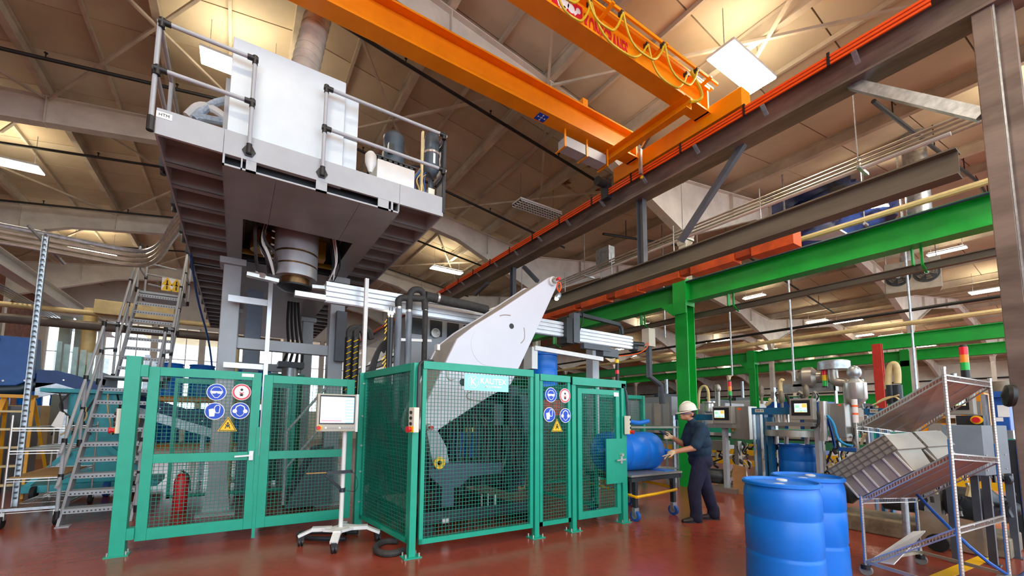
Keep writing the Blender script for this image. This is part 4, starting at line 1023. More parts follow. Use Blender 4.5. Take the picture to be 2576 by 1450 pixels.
MB().bx(bt.x-.32, bt.x+.35, 6.2, 6.75, bb.z-.3, bb.z).build('support_saddle', REDC, hd, smooth=False)
MB().bx(bt.x-.06, bt.x+.06, 6.45, 6.55, .0, bb.z-.3).build('support_leg', DGREY, hd, smooth=False)

# clamping unit; its black and dark slate parts hold painted interior shade
cl = thing('clamping_unit', 'dark slate clamping unit with castings behind the mesh fence', 'machine', (2.8, 5.7, 0))
def bxp(a, b, ya, yb, name, m, bev=.008):
    "box between two photo corners at depth ya, extruded back to yb"
    p, q = at(*a, Y=ya), at(*b, Y=ya); return MB().bx(min(p.x, q.x), max(p.x, q.x), ya, yb, max(.02, min(p.z, q.z)), max(p.z, q.z)).build(name, m, cl, smooth=False, bevel=bev)
for x in (2.1, 3.8): MB().bx(x-.08, x+.08, 4.75, 7.3, .02, .16).build('base_frame', BLACK, cl, smooth=False)
MB().bx(2.05, 3.85, 4.85, 5.0, .16, .3).build('base_rail', DARKM, cl, smooth=False, bevel=.01)
MB().bx(2.05, 3.85, 7.0, 7.2, .16, .36).build('base_rail', DARKM, cl, smooth=False)
MB().bx(2.30, 2.48, 4.8, 5.05, .36, .8).build('pedestal', SLATE, cl, smooth=False, bevel=.01)
m = MB().prism([(2.12, 4.78, .92), (2.12, 4.78, .76), (2.3, 4.78, .6), (2.55, 4.78, .6), (2.7, 4.78, .72), (3.2, 4.78, .74), (3.2, 4.78, .88)], (0, .3, 0)); m.build('lower_arm', SLATE, cl, smooth=False, bevel=.01)
MB().lathe((2.22, 4.74, .93), [(.075, 0), (.075, -.03), (.03, -.03), (.03, 0)], 20, (0, 1, 0)).build('lifting_eye', SIGNY, cl)
m = MB().prism([(2.1, 4.86, 1.33), (2.25, 4.86, 1.33), (2.38, 4.86, 1.12), (2.42, 4.86, .95), (2.42, 4.86, .86), (2.2, 4.86, .86)], (0, .1, 0)); m.build('link_strut', GREYP, cl, smooth=False, bevel=.006)
MB().bx(2.5, 3.55, 5.3, 6.9, .5, 1.75).build('mould_platen', BLACK, cl, smooth=False, bevel=.02)  # black stands in for the shade around the mould
MB().bx(2.35, 2.5, 5.6, 7.0, .4, 1.95).build('platen', DARKM, cl, smooth=False, bevel=.02)
MB().bx(3.55, 3.72, 5.1, 7.0, .4, 2.0).build('platen', DARKM, cl, smooth=False, bevel=.02)
MB().prism([(3.62, 4.98, .5), (3.74, 4.98, .5), (3.9, 4.98, 1.2), (3.78, 4.98, 1.85), (3.66, 4.98, 1.85), (3.74, 4.98, 1.2)], (0, .15, 0)).build('curved_link', SLATE, cl, smooth=False, bevel=.01)
MB().bx(2.62, 2.95, 5.02, 5.25, .95, 1.3).build('blue_block', BLUEM, cl, smooth=False)
MB().bx(3.2, 3.36, 5.0, 5.15, 1.4, 1.7).build('valve_block', MOTOR, cl, smooth=False)
MB().bx(2.75, 2.86, 5.0, 5.1, 1.3, 1.36).build('warning_stripe', SIGNY, cl, smooth=False)
MB().bx(2.0, 4.0, 7.35, 7.45, .3, 2.1).build('shade_backing', BLACK, cl, smooth=False)  # black backing panel added to darken the view behind the press
for k in range(26):
    x = 2.45+.055*k; z1 = .5+.35*((k*7) % 5)/5
    MB().tube([(x, 5.15, 1.9-.03*k), (x+.06, 4.98, 1.4), (x-.03+.02*(k % 3), 4.95, .95), (x+.1*math.sin(k), 4.9, z1)], .012+.004*(k % 3), 6, 2).build('hose', [BLACK, HOSE, CHAR][k % 3], cl)
for x, z in ((2.95, .2), (3.05, .2), (3.17, .18)): MB().cyl((x, 4.9, z+.1), (x, 4.9, z+.26), .014, 8).build('fitting', CHROME, cl)
MB().bx(2.32, 2.42, 4.81, 4.85, .16, .22).build('fitting', CHROME, cl, smooth=False)
MB().bx(3.72, 4.15, 5.5, 6.2, .35, .8).build('cardboard_carton', CARD, cl, smooth=False)
# castings and manifold seen over the fence
zt_ = at(1100, 800, Y=6.6).z
xA, xB = at(1030, 800, Y=6.6).x, at(1200, 800, Y=6.6).x
MB().bx(xA, xB+.3, 6.6, 7.3, 1.6, zt_).build('upper_casting', GREYP, cl, smooth=False, bevel=.02)
for k in range(4):
    x = xA+(xB-xA)*(k+.15)/4
    MB().bx(x, x+(xB-xA)*.17, 6.58, 6.6, zt_-.34, zt_-.06).build('casting_pocket', CHAR, cl, smooth=False)
for k in range(5): MB().cyl((xA+.12+.16*k, 6.55, zt_+.04), (xA+.12+.16*k, 6.75, zt_+.06), .045, 12).build('cylinder_fitting', CHROME, cl)
MB().lathe((at(1096, 838, Y=6.55).x, 6.58, at(1096, 838, Y=6.55).z), [(.085, 0), (.085, -.04), (.06, -.04), (.06, -.01)], 20, (0, 1, 0)).build('port_ring', CHROME, cl)
# hose manifolds: vertical insulated pipes
def vp(px_, py0, py1, y, r, m, name='insulated_pipe'):
    a, b = at(px_, py0, Y=y), at(px_, py1, Y=y); MB().cyl((a.x, y, b.z-.7), (a.x, y, a.z), r, 12).build(name, m, cl); return a
YM = 5.75
SLV = mat('grey_sleeve', '#7d858f', .6, var=.3, scale=14, stretch=(1, 1, .15))
for px_, py0, r, mm_ in ((1003, 778, .05, SLV), (1029, 786, .05, SLV), (1070, 782, .042, HOSE), (985, 800, .03, CHAR)):
    a = vp(px_, py0, 940, YM, r, mm_)
    MB().cyl((a.x, YM, a.z), (a.x, YM, a.z+.05), r*.9, 10).build('coupling', CHROME, cl)
P_ = lambda x, y: at(x, y, Y=YM)
MB().tube([P_(1003, 772), P_(1001, 758), P_(1008, 750), P_(1025, 750), P_(1070, 752), P_(1100, 752)], .05, 10, 2).build('insulated_bend', HOSE, cl)
MB().tube([P_(1029, 780), P_(1030, 745), P_(1036, 732), P_(1048, 728), P_(1062, 732), P_(1068, 748), P_(1069, 780)], .05, 10, 2).build('insulated_bend', HOSE, cl)
MB().tube([P_(1070, 745), P_(1120, 757), P_(1175, 768), P_(1225, 780)], .075, 12).build('insulated_bend', HOSE, cl)
MB().cyl(P_(1098, 750), P_(1103, 751), .085, 14).build('pipe_band', CHROME, cl)
m = MB().bar(P_(1002, 855), P_(1085, 858), .03, .04); m.bar(P_(1003, 838), P_(1003, 868), .03, .03); m.build('pipe_bracket', WHITE, cl, smooth=False)
rnd = random.Random(11)
for k in range(16):
    p = P_(980+rnd.uniform(-4, 4), 795+9*k); q = P_(968+rnd.uniform(-8, 6), 812+9.5*k)
    MB().bar(p, q, .012, .012).build('yellow_tie', SIGNY, cl, smooth=False)
MB().cyl(P_(978, 800), P_(974, 980), .03, 8).build('hose', BLACK, cl)
for k in range(7):
    a, b = P_(985-k*3, 858+k*5), P_(918+k*3, 935)
    MB().tube([a, a.lerp(b, .35)+V((0, 0, .16)), a.lerp(b, .75)+V((0, 0, .05)), b-V((0, 0, .3))], .018, 6, 2).build('hose', BLACK, cl)
for j, px_ in enumerate((878, 895)):
    a = vp(px_, 850, 945, 6.3, .06, BLACK, 'hose_column')
    for k in range(9): MB().cyl((a.x-.045, 6.23, a.z-.08-.09*k), (a.x+.02, 6.23, a.z-.04-.09*k), .007, 6).build('yellow_tie', SIGNY, cl)
    MB().tube([(a.x, 6.3, a.z), (a.x, 6.3, a.z+.12), (a.x+.08, 6.3, a.z+.17), (a.x+.2, 6.3, a.z+.15), (a.x+.24, 6.3, a.z)], .05, 8, 2).build('insulated_bend', HOSE, cl)
# blue-grey hydraulic columns behind the gates
hcg = thing('hydraulic_column', 'tall blue-grey hydraulic column behind the left platform leg', 'column', (.2, 9, 0)); MB().bx(.06, .33, 8.9, 9.15, .02, 3.9).build('column', mat('blue_grey_paint', '#6f7f93', .4, var=.08), hcg, smooth=False, bevel=.01); MB().cyl((-.06, 9, 0), (-.06, 9, 2.9), .06, 14).build('piston_rod', PIPEY, hcg)
h2 = thing('hydraulic_column', 'slender silver piston column hanging with black hoses under the cross beam', 'column', (.95, 9.6, 0)); MB().cyl((.95, 9.6, .02), (.95, 9.6, 2.5), .16, 16).build('cylinder', GALV, h2); MB().bx(.7, 1.2, 9.4, 9.8, 2.5, 2.62).build('flange', DGREY, h2, smooth=False)
for k in range(4): MB().tube([(.85+.06*k, 9.6, 3.95), (.84+.08*k, 9.55, 3.4), (.9+.09*k, 9.5, 2.9), (.8+.12*k, 9.5, 2.6)], .03, 7, 2).build('hose', BLACK, h2)
# vertical silver rail in front of the left leg, with bracket
ar = thing('support_rail', 'thin vertical aluminium rail with side bracket beside the platform leg', 'rail', (at(670, 900, Y=7.2).x, 7.2, 0))
xr_ = at(670, 900, Y=7.2).x; zt_r = at(675, 708, Y=7.2).z
MB().bx(xr_-.03, xr_+.03, 7.17, 7.23, 0.02, zt_r).build('upright', ALU, ar, smooth=False)
zz = at(620, 757, Y=7.3).z; MB().bx(-.2, xr_+.03, 7.26, 7.32, zz-.05, zz+.05).build('bracket', ALU, ar, smooth=False)
zz = at(620, 922, Y=7.3).z; MB().bx(-.2, xr_+.03, 7.26, 7.32, zz-.04, zz+.04).build('bracket', ALU, ar, smooth=False)
dv = at(850, 850, Y=7.3)
MB().bx(1.42, 1.6, 7.36, 7.46, at(850, 910, Y=7.4).z, at(850, 783, Y=7.4).z).build('drive_cover', DGREY, label='dark grey cover box mounted on the right platform leg', cat='cover box', smooth=False, bevel=.008)
# work lamp
lp_ = at(983, 790, Y=6.0)
wl_ = thing('work_lamp', 'small glaring round work lamp under the white rail', 'lamp', lp_); MB().ell(lp_, (.045, .045, .045), 14, 8).build('bulb', BULB, wl_); MB().tube([lp_+V((0, 0, .05)), lp_+V((-.3, .02, .04)), lp_+V((-.42, .02, .12)), lp_+V((-.42, .02, .27))], .008, 6, 2).build('cable', WHITE, wl_)
MB().cyl(lp_+V((0, 0, .03)), lp_+V((0, 0, .1)), .03, 10).build('socket', GALV, wl_)

# caged work light hanging by the lever tip
wq = at(1402, 748, Y=5.2)
hw = thing('hanging_work_light', 'small lit work light with orange cable hanging behind the lever tip', 'lamp', wq)
MB().lathe(wq, [(.02, .09), (.045, .06), (.05, 0), (.04, -.03)], 14, (.5, -.2, .8)).build('shade', GALV, hw); MB().ell(wq-V((.015, 0, .03)), (.035, .035, .03), 12, 8).build('bulb', BULB, hw)
tq = at(1390, 712, Y=5.0)+V((.05, .03, .06))
MB().tube([wq+V((.03, 0, .08)), tq+V((-.05, .0, -.06))], .01, 6).build('suspension', CHAR, hw)
MB().tube([wq+V((.03, 0, .08)), wq+V((.1, 0, .2)), wq+V((.06, .02, .3)), wq+V((.0, .02, .2)), wq+V((.05, .02, .1))], .012, 6, 2).build('cable', ORWIRE, hw)
# ---------------------------------------------------------------- big grey lever
LY, LT = 5.0, .60
lv = thing('clamp_lever', 'big light grey pointed clamp lever rising over the front fence', 'lever', (at(1075, 1085, Y=LY).x, LY, 1.2))
out = [(1381, 698), (1394, 699), (1402, 712), (1399, 725), (1352, 828), (1309, 920), (1285, 968), (1224, 1003), (1108, 1079), (1092, 1094), (1068, 1096), (1055, 1080), (1055, 1060), (1062, 1035), (1111, 935), (1127, 900), (1150, 853), (1195, 818), (1262, 777)]
P3 = [at(*p, Y=LY) for p in out]
MB().prism(P3, (0, .06, 0)).build('front_plate', LEVER, lv, smooth=False, bevel=.012)
ins = [V((p.x, p.y+.055, p.z)) for p in P3]
cen = sum(ins, V())/len(ins)
MB().prism([cen+(p-cen)*.965 for p in ins], (0, LT, 0)).build('lever_body', mat('lever_side_shaded', '#b7b0a8', .45, var=.04), lv, smooth=False)  # the flank's brownish shadow is put into this base colour
MB().prism([p+V((0, LT, 0)) for p in ins], (0, .05, 0)).build('rear_plate', LEVER, lv, smooth=False, bevel=.01)
hc_ = at(1287, 821, Y=LY-.002); MB().cyl((hc_.x, LY-.004, hc_.z), (hc_.x, LY, hc_.z), .042, 22).build('bore', BLACK, lv)
dc = at(1230, 870, Y=LY); MB().cyl((dc.x, LY-.004, dc.z), (dc.x, LY, dc.z), .30, 40).build('bearing_disc', LEVER, lv)
hc2 = at(1164, 962, Y=LY); MB().cyl((hc2.x, LY-.004, hc2.z), (hc2.x, LY, hc2.z), .05, 22).build('bore', BLACK, lv)
for px_, py_ in ((1388, 709), (1072, 1076)):
    c = at(px_, py_, Y=LY)
    MB().lathe((c.x, LY, c.z), [(.075, .02), (.075, -.04), (.055, -.06), (.055, -.02)], 26, (0, 1, 0)).build('pin_collar', WHITE, lv)
    MB().cyl((c.x, LY-.02, c.z), (c.x, LY-.13, c.z), .036, 18).build('pin', CHROME, lv)
    MB().cyl((c.x+.0, LY-.13, c.z), (c.x, LY-.19, c.z), .026, 14).build('grease_cap', RED, lv)
def groove(pts, name='groove_shade'):
    MB().tube([V((p.x, LY-.001, p.z)) for p in [at(*q, Y=LY) for q in pts]], .008, 6, 2).build(name, mat('lever_shadow_edge', '#a79c8d', .5, var=0), lv)  # shadow edges of the grooves drawn as darker lines
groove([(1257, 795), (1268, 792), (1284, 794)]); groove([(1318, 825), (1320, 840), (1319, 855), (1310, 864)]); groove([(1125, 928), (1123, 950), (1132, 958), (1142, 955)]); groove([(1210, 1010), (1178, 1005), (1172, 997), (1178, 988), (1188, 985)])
fp_ = at(1117, 878, Y=LY+.2)
MB().bx(fp_.x-.14, fp_.x-.1, LY+.12, LY+.22, fp_.z-.04, fp_.z+.04).build('sticker', SIGNW, lv, smooth=False)
# ================================================================ monitor stand
MC = V((1.14, 5.10, 0))
ms = thing('monitor_stand', 'grey touch screen monitor on a white wheeled pedestal before the gates', 'monitor stand', MC)
w4 = [V((.728, 5.24, 0)), V((1.01, 4.80, 0)), V((1.55, 4.98, 0)), V((1.27, 5.44, 0))]
MB().prism([MC+V((-.2, -.02, .17)), MC+V((-.02, -.16, .17)), MC+V((.24, -.03, .17)), MC+V((.06, .14, .17))], (0, 0, .03)).build('base_plate', WHITE, ms, smooth=False)
for q in w4:
    dd = (q-MC); dn = dd.normalized()
    MB().bar(MC+dn*.1+V((0, 0, .185)), MC+dn*(dd.length-.12)+V((0, 0, .185)), .09, .04, (0, 0, 1)).bar(MC+dn*(dd.length-.14)+V((0, 0, .185)), q+dn*.02+V((0, 0, .115)), .085, .03, (0, 0, 1)).build('base_arm', WHITE, ms, smooth=False)
    cs = MB().cyl(q+V((-.025, 0, .045)), q+V((-.008, 0, .045)), .045, 14).cyl(q+V((.008, 0, .045)), q+V((.025, 0, .045)), .045, 14); cs.bx(q.x-.035, q.x+.035, q.y-.03, q.y+.03, .05, .115); cs.build('caster', BLACK, ms)
MB().cyl(MC+V((0, 0, .19)), MC+V((0, 0, 1.36)), .026, 16).build('column', WHITE, ms)
m = MB().bar(MC+V((.1, -.03, .84)), MC+V((-.2, -.06, .84)), .03, .035); m.bar(MC+V((0, 0, .62)), MC+V((-.22, -.05, .83)), .025, .03); m.cyl(MC+V((0, 0, .6)), MC+V((0, 0, .65)), .035, 12); m.build('keyboard_bracket', CHAR, ms, smooth=False)
MB().bar(MC+V((-.2, -.06, .845)), MC+V((-.42, -.09, .85)), .012, .012).build('bracket_rod', WOOD, ms, smooth=False)
sy_ = 4.99
a, b = at(800, 990, Y=sy_), at(893, 1086, Y=sy_)
mo = MB().bx(a.x, b.x, sy_, sy_+.09, b.z, a.z).build('monitor', mat('monitor_bezel', '#b9b2a2', .45, var=.03), ms, smooth=False, bevel=.006)
MB().bx(b.x, b.x+.03, sy_+.0, sy_+.1, b.z-.005, a.z+.005).build('side_plate', WHITE, mo, smooth=False)
s0, s1 = at(806, 994, Y=sy_), at(891, 1068, Y=sy_)
MB().bx(s0.x, s1.x, sy_-.004, sy_, s1.z, s0.z).build('screen_bezel', INK, mo, smooth=False)
e0, e1 = at(808, 998, Y=sy_), at(889, 1065, Y=sy_)
SCR = mat('screen_glow', (.78, .88, .93), .4, emit=.42); SCB = mat('screen_blue', (.35, .66, .95), .4, emit=.4); SCW = mat('screen_white', (.85, .93, 1), .4, emit=.42); SCRD = mat('screen_red', (.8, .08, .12), .4, emit=.7)
MB().bx(e0.x, e1.x, sy_-.006, sy_-.004, e1.z, e0.z).build('screen', SCR, mo, smooth=False)
xs_ = e0.x+(e1.x-e0.x)*.74
MB().bx(xs_, e1.x, sy_-.0075, sy_-.006, e1.z, e0.z).build('side_menu', SCB, mo, smooth=False)
for k in range(8):
    z1 = e0.z-(e0.z-e1.z)*(k+.25)/8.3; MB().bx(xs_+.006, e1.x-.006, sy_-.009, sy_-.0075, z1-.022, z1).build('menu_button', SCW, mo, smooth=False)
MB().bx(e0.x+.01, xs_-.04, sy_-.0075, sy_-.006, e1.z+.022, e1.z+.03).build('status_line', SCRD, mo, smooth=False)
k0 = at(803, 1077, Y=sy_)
MB().cyl((k0.x, sy_, k0.z), (k0.x, sy_-.012, k0.z), .03, 16).build('button_ring', SIGNY, mo); MB().cyl((k0.x-.01, sy_-.012, k0.z), (k0.x-.01, sy_-.04, k0.z), .022, 14).build('emergency_button', RED, mo)
for k in range(11): MB().cyl((k0.x+.07+.031*k, sy_, k0.z), (k0.x+.07+.031*k, sy_-.008, k0.z), .011, 10).build('key', SIGNW if k in (0, 5) else GREYP, mo)
MB().tube([(1.22, 5.05, .86), (1.3, 5.0, .75), (1.28, 5.0, .6), (1.18, 5.07, .62)], .004, 5, 2).build('cable', BLACK, ms)
# floor hoses
hp = [at(x, y, Z=.03) for x, y in ((800, 1352), (750, 1345), (742, 1352), (800, 1362), (900, 1362), (1000, 1350))]
h1 = [at(x, y, Z=.035) for x, y in ((1000, 1362), (965, 1362), (942, 1376), (950, 1392), (985, 1395), (1015, 1385))]
MB().tube(h1, .035, 9, 2).build('floor_hose', HOSE, label='looped grey hose on the floor at the fence corner', cat='hose')
MB().tube([at(x, y, Z=.03) for x, y in ((900, 1340), (800, 1338), (752, 1342), (748, 1350), (790, 1356), (870, 1356))], .028, 8, 2).build('floor_hose', CHAR, label='dark hose lying under the monitor stand base', cat='hose')

# ================================================================ stairs to the platform
SX0, SX1 = -1.92, -1.15
st = thing('steel_stairs', 'steep grey steel stairs with perforated treads up to the platform', 'stairs', (SX0, 7.5, 0))
r1 = [(7.56, 0), (8.95, 2.0)]; r2 = [(9.75, 2.15), (11.0, 4.05)]
for x in (SX0, SX1-.03):
    for (ya, za), (yb, zb2) in ((r1[0], r1[1]), (r2[0], r2[1])):
        MB().prism([(x, ya-.02, za), (x, ya+.16, za), (x, yb+.16, zb2+.05), (x, yb-.04, zb2+.05)], (.03, 0, 0)).build('stringer', GREYP, st, smooth=False)
    MB().bx(x, x+.03, 8.9, 9.9, 1.95, 2.15).build('stringer', GREYP, st, smooth=False)
MB().bx(SX0, SX1, 8.95, 9.75, 2.08, 2.11).build('landing', GREYP, st, smooth=False)
MB().bx(SX0, SX1, 11.0, 11.9, 4.05, 4.09).build('landing', GREYP, st, smooth=False)
def tread(y, z):
    m = MB().bx(SX0+.03, SX1-.03, y, y+.22, z, z+.012); m.bx(SX0+.03, SX1-.03, y-.002, y+.006, z-.05, z+.012); o = m.build('tread', GREYP, st, smooth=False)
    hh = MB()
    for k in range(16): xk = SX0+.06+k*(SX1-SX0-.12)/15; hh.bx(xk-.009, xk+.009, y-.005, y-.002, z-.034, z-.016)
    hh.build('perforation', CHAR, o, smooth=False, kind='stuff')
    return o
for k in range(9): tread(7.62+k*(1.33/9), .2+k*.212)
for k in range(9): tread(9.8+k*(1.2/9), 2.34+k*.205)
MB().bx(SX0, SX0+.14, 7.5, 7.62, 0, .012).build('foot_plate', GREYP, st, smooth=False)
def hand(x):
    for off in (1.0, .55):
        MB().tube([(x, 7.5, off*.95), (x, 7.55, off), (x, 8.95, 2.0+off), (x, 9.75, 2.12+off), (x, 11.0, 4.05+off), (x, 11.9, 4.05+off)], .021, 8).build('handrail', GREYP, st)
    for y, z in ((7.62, .1), (8.25, 1.0), (8.9, 1.95), (9.75, 2.1), (10.4, 3.1), (11.0, 4.05), (11.8, 4.05)):
        MB().cyl((x, y, z), (x, y, z+1.02), .021, 8).build('baluster', GREYP, st); MB().cyl((x, y, z+.96), (x, y, z+1.05), .03, 8).build('fitting', BLACK, st); MB().cyl((x, y, z+.5), (x, y, z+.58), .029, 8).build('fitting', BLACK, st); MB().cyl((x, y, z), (x, y, z+.1), .03, 8).build('fitting', BLACK, st)
hand(SX0-.02); hand(SX1+.02)
# gate bars and warning sign at the head of the stairs
wy = 11.3
for px0, px1, py0, py1 in ((370, 445, 662, 680), (370, 450, 690, 705), (372, 455, 715, 733)):
    a, b = at(px0, py0, Y=wy), at(px1, py1, Y=wy); MB().cyl(a, b, .02, 7).build('gate_bar', GREYP, st)
a, b = at(408, 700, Y=wy-.1), at(456, 735, Y=wy-.1)
wsn = thing('warning_sign', 'white plate with four yellow warning triangles at the stair head', 'sign', ((a.x+b.x)/2, wy-.1, b.z))
MB().bx(a.x, b.x, wy-.1, wy-.095, b.z-.02, a.z+.02).build('plate', SIGNW, wsn, smooth=False)
for i in range(2):
    for j in range(2):
        cx_, cz_ = a.x+(b.x-a.x)*(.27+.46*i), b.z+(a.z-b.z)*(.25+.5*j); s = .1
        MB().prism([(cx_-s, wy-.1, cz_-s*.8), (cx_+s, wy-.1, cz_-s*.8), (cx_, wy-.1, cz_+s)], (0, -.004, 0)).build('triangle', SIGNY, wsn, smooth=False)
        MB().bx(cx_-.012, cx_+.012, wy-.107, wy-.104, cz_-.05, cz_+.03).build('mark', INK, wsn, smooth=False)

# ================================================================ wire shelf cart with tall perforated post
WC = V((-2.46, 7.95, 0))
wc = thing('wire_cart', 'chrome wire shelf cart on casters beside the stairs', 'cart', WC)
x0, x1, y0, y1 = -2.50, -1.98, 7.8, 9.3
for x in (x0, x1):
    for y in (y0, y1): MB().cyl((x, y, .2), (x, y, 1.45 if y < 8 else 1.35), .013, 8).build('post', CHROME, wc)
for z, m_ in ((.22, None), (.62, PIPEY), (.98, None), (1.28, None)):
    fr = MB()
    for p, q in (((x0, y0), (x1, y0)), ((x1, y0), (x1, y1)), ((x1, y1), (x0, y1)), ((x0, y1), (x0, y0))):
        fr.bar((*p, z), (*q, z), .014, .014); fr.bar((*p, z-.035), (*q, z-.035), .01, .01)
    fr.build('shelf_frame', CHROME, wc, smooth=False)
    if z < 1.2:
        wg = MB().grid((x0, y0, z), (x1-x0, 0, 0), (0, y1-y0, 0), 18, 3, .0025); wg.build('wire_shelf', CHROME, wc, smooth=False, kind='stuff')
MB().bx(x0+.02, x1-.02, y0+.02, y1-.3, .628, .64).build('shelf_board', WOOD, wc, smooth=False)
for x in (x0, x1):
    for y in (y0, y1):
        MB().cyl((x-.025, y, .08), (x+.025, y, .08), .08, 18).build('wheel', RUBBER, wc); MB().bx(x-.035, x+.035, y-.03, y+.03, .1, .2).build('caster_fork', CHROME, wc, smooth=False)
MB().bar((-2.60, 7.72, .24), (-1.96, 7.72, .24), .035, .035).build('bumper_bar', GALV, wc, smooth=False)
MB().prism([at(150, 1035, Y=8.3), at(163, 1040, Y=8.3), at(155, 1080, Y=8.3), at(128, 1072, Y=8.3)], (0, .004, 0)).build('paper_sheet', PAPER, label='curled white paper hanging from the wire cart', cat='paper', smooth=False)
pz = at(112, 605, Y=7.9).z
tp_ = thing('perforated_post', 'tall galvanised perforated strut carrying the conduit bundle', 'post', (-2.42, 7.9, .25))
MB().chan((-2.42, 7.9, .25), (-2.42, 7.9, pz+.06), .05, .06, .006, up=(1, 0, 0)).build('strut', GALV, tp_, smooth=False)
hh = MB()
for k in range(52): hh.bx(-2.435, -2.405, 7.872, 7.874, .35+k*.072, .375+k*.072)
hh.build('slots', CHAR, tp_, smooth=False, kind='stuff')

# ================================================================ yellow stepladder
lc = at(45, 1215, Z=0); lc = V((-3.35, 10.6, 0))
ld = thing('stepladder', 'yellow fibreglass stepladder open beside the blue hopper', 'ladder', lc)
a_ = V((1, .15, 0)).normalized(); b_ = V((.1, 1, 0)).normalized(); LH = 1.75
for s in (-1, 1):
    MB().bar(lc+a_*s*.33-b_*.45, lc+a_*s*.17+V((0, 0, LH)), .07, .035, (0, 1, 0)).build('front_rail', LADY, ld, smooth=False)
    MB().bar(lc+a_*s*.33+b_*.5, lc+a_*s*.17+b_*.05+V((0, 0, LH-.05)), .05, .03, (0, 1, 0)).build('rear_rail', LADY, ld, smooth=False)
for k in range(5):
    t_ = (k+.8)/5.6; wv = .33-.16*t_
    c = lc-b_*.45*(1-t_)+V((0, 0, LH*t_)); MB().ob(c, a_*wv, b_*.06, V((0, 0, .018))).build('step', PIPEY, ld, smooth=False)
MB().ob(lc+V((0, 0, LH+.02)), a_*.19, b_*.12, V((0, 0, .03))).build('cap', LADY, ld, smooth=False)

# ================================================================ hopper, conveyor and turquoise machine at the left
hp_ = thing('blue_hopper', 'large dark blue sheet metal hopper at the left edge', 'hopper', (-4.6, 11.2, 1.8))
zt_, zb_ = 2.9, 1.98
MB().prism([(-5.6, 11, zt_), (-3.36, 11, zt_), (-3.3, 11, zb_+.15), (-3.55, 11, zb_), (-5.6, 11, zb_-.15)], (0, .3, 0)).build('panel', NAVY, hp_, smooth=False, bevel=.015)
MB().tube([(-5.6, 11.1, zb_-.25), (-3.5, 11.1, zb_-.06), (-3.2, 11.2, zb_+.1)], .11, 10).build('lower_chute', mat('chute_dark', '#14303f', .4, var=.1), hp_)
for k in range(4): MB().cyl((-3.42-.28*k, 10.99, zb_+.1-.02*k), (-3.42-.28*k, 10.97, zb_+.1-.02*k), .018, 8).build('bolt', CHROME, hp_)
MB().lathe((-3.85, 10.98, zt_-.08), [(.05, 0), (.05, -.02), (.03, -.02), (.03, 0)], 14, (0, 1, 0)).build('lifting_ring', CHAR, hp_)
MB().bx(-5.6, -3.6, 11.1, 12.5, 0, 1.6).build('support_box', CHAR, hp_, smooth=False)
cur = thing('strip_curtain', 'translucent plastic strip curtain behind the blue hopper', 'curtain', (-3.1, 12.0, 1.9))
for k in range(7): MB().bx(-3.35+.13*k, -3.25+.13*k, 12.0+.02*(k % 2), 12.006+.02*(k % 2), 2.0, 3.0-.05*k).build('strip', RINGT, cur, smooth=False)
cv = thing('inclined_conveyor', 'dark blue inclined conveyor sloping down behind the stairs', 'conveyor', (-2.6, 11, 1.6))
def band(z_off, hgt, m, name, y0, y1):
    MB().prism([(-3.28, y0, 2.3+z_off), (-3.0, y0, 2.3+z_off), (-.2, y0, 1.35+z_off), (-.2, y0, 1.35+z_off-hgt), (-3.0, y0, 2.3+z_off-hgt), (-3.28, y0, 2.2+z_off-hgt)], (0, y1-y0, 0)).build(name, m, cv, smooth=False)
band(0, .25, BLUEM if False else mat('conveyor_blue', '#17427f', .45, var=.1), 'side_board', 11.0, 11.03); band(-.25, .2, GALV, 'side_frame', 11.0, 11.05); band(-.1, .05, RUBBER, 'belt', 11.05, 11.6); band(0, .25, MATS['conveyor_blue'], 'side_board', 11.6, 11.63)
for k in range(7): MB().cyl((-2.9+.38*k, 10.995, 2.12-.129*k), (-2.9+.38*k, 10.985, 2.12-.129*k), .015, 8).build('bolt', CHROME, cv)
for x in (-2.9, -.6): MB().bx(x-.04, x+.04, 11.2, 11.4, .02, 1.9 if x < -2 else 1.2).build('leg', GALV, cv, smooth=False)
tm = thing('turquoise_machine', 'worn turquoise machine base standing behind the stairs', 'machine', (-2.3, 10.6, 0))
MB().bx(-2.6, -1.75, 10.2, 11.0, .15, 1.85).build('column', TURQ, tm, smooth=False, bevel=.02)
MB().bx(-2.95, -1.6, 10.1, 10.9, 1.85, 1.92).build('table', TURQ, tm, smooth=False)
MB().bx(-3.1, -1.2, 10.0, 11.0, .12, .24).build('base', TURQ, tm, smooth=False, bevel=.01)
MB().bar((-2.0, 10.1, .9), (-1.3, 10.05, .25), .08, .08).build('diagonal_stay', TURQ, tm, smooth=False); MB().bar((-2.5, 10.1, .8), (-3.0, 10.05, .2), .07, .07).build('diagonal_stay', TURQ, tm, smooth=False)
for x in (-2.85, -1.55): MB().cyl((x-.03, 9.98, .12), (x+.03, 9.98, .12), .12, 18).build('wheel', RUBBER, tm)
MB().cyl((-1.95, 9.95, .13), (-1.87, 9.95, .13), .13, 20).build('wheel', BLUEM, tm)
for k in range(9):
    rnd = random.Random(k); x = -2.7+.13*k
    MB().tube([(x, 10.1, 1.84), (x+rnd.uniform(-.15, .15), 9.95, 1.6), (x+rnd.uniform(-.2, .2), 9.95, 1.35), (x+rnd.uniform(-.2, .2), 10.05, 1.1)], .015, 6, 2).build('hose', [BLACK, HOSE, PIPEY][k % 3], tm)
MB().bx(-2.75, -2.3, 10.3, 10.7, 1.55, 1.8).build('gearbox', DGREY, tm, smooth=False)
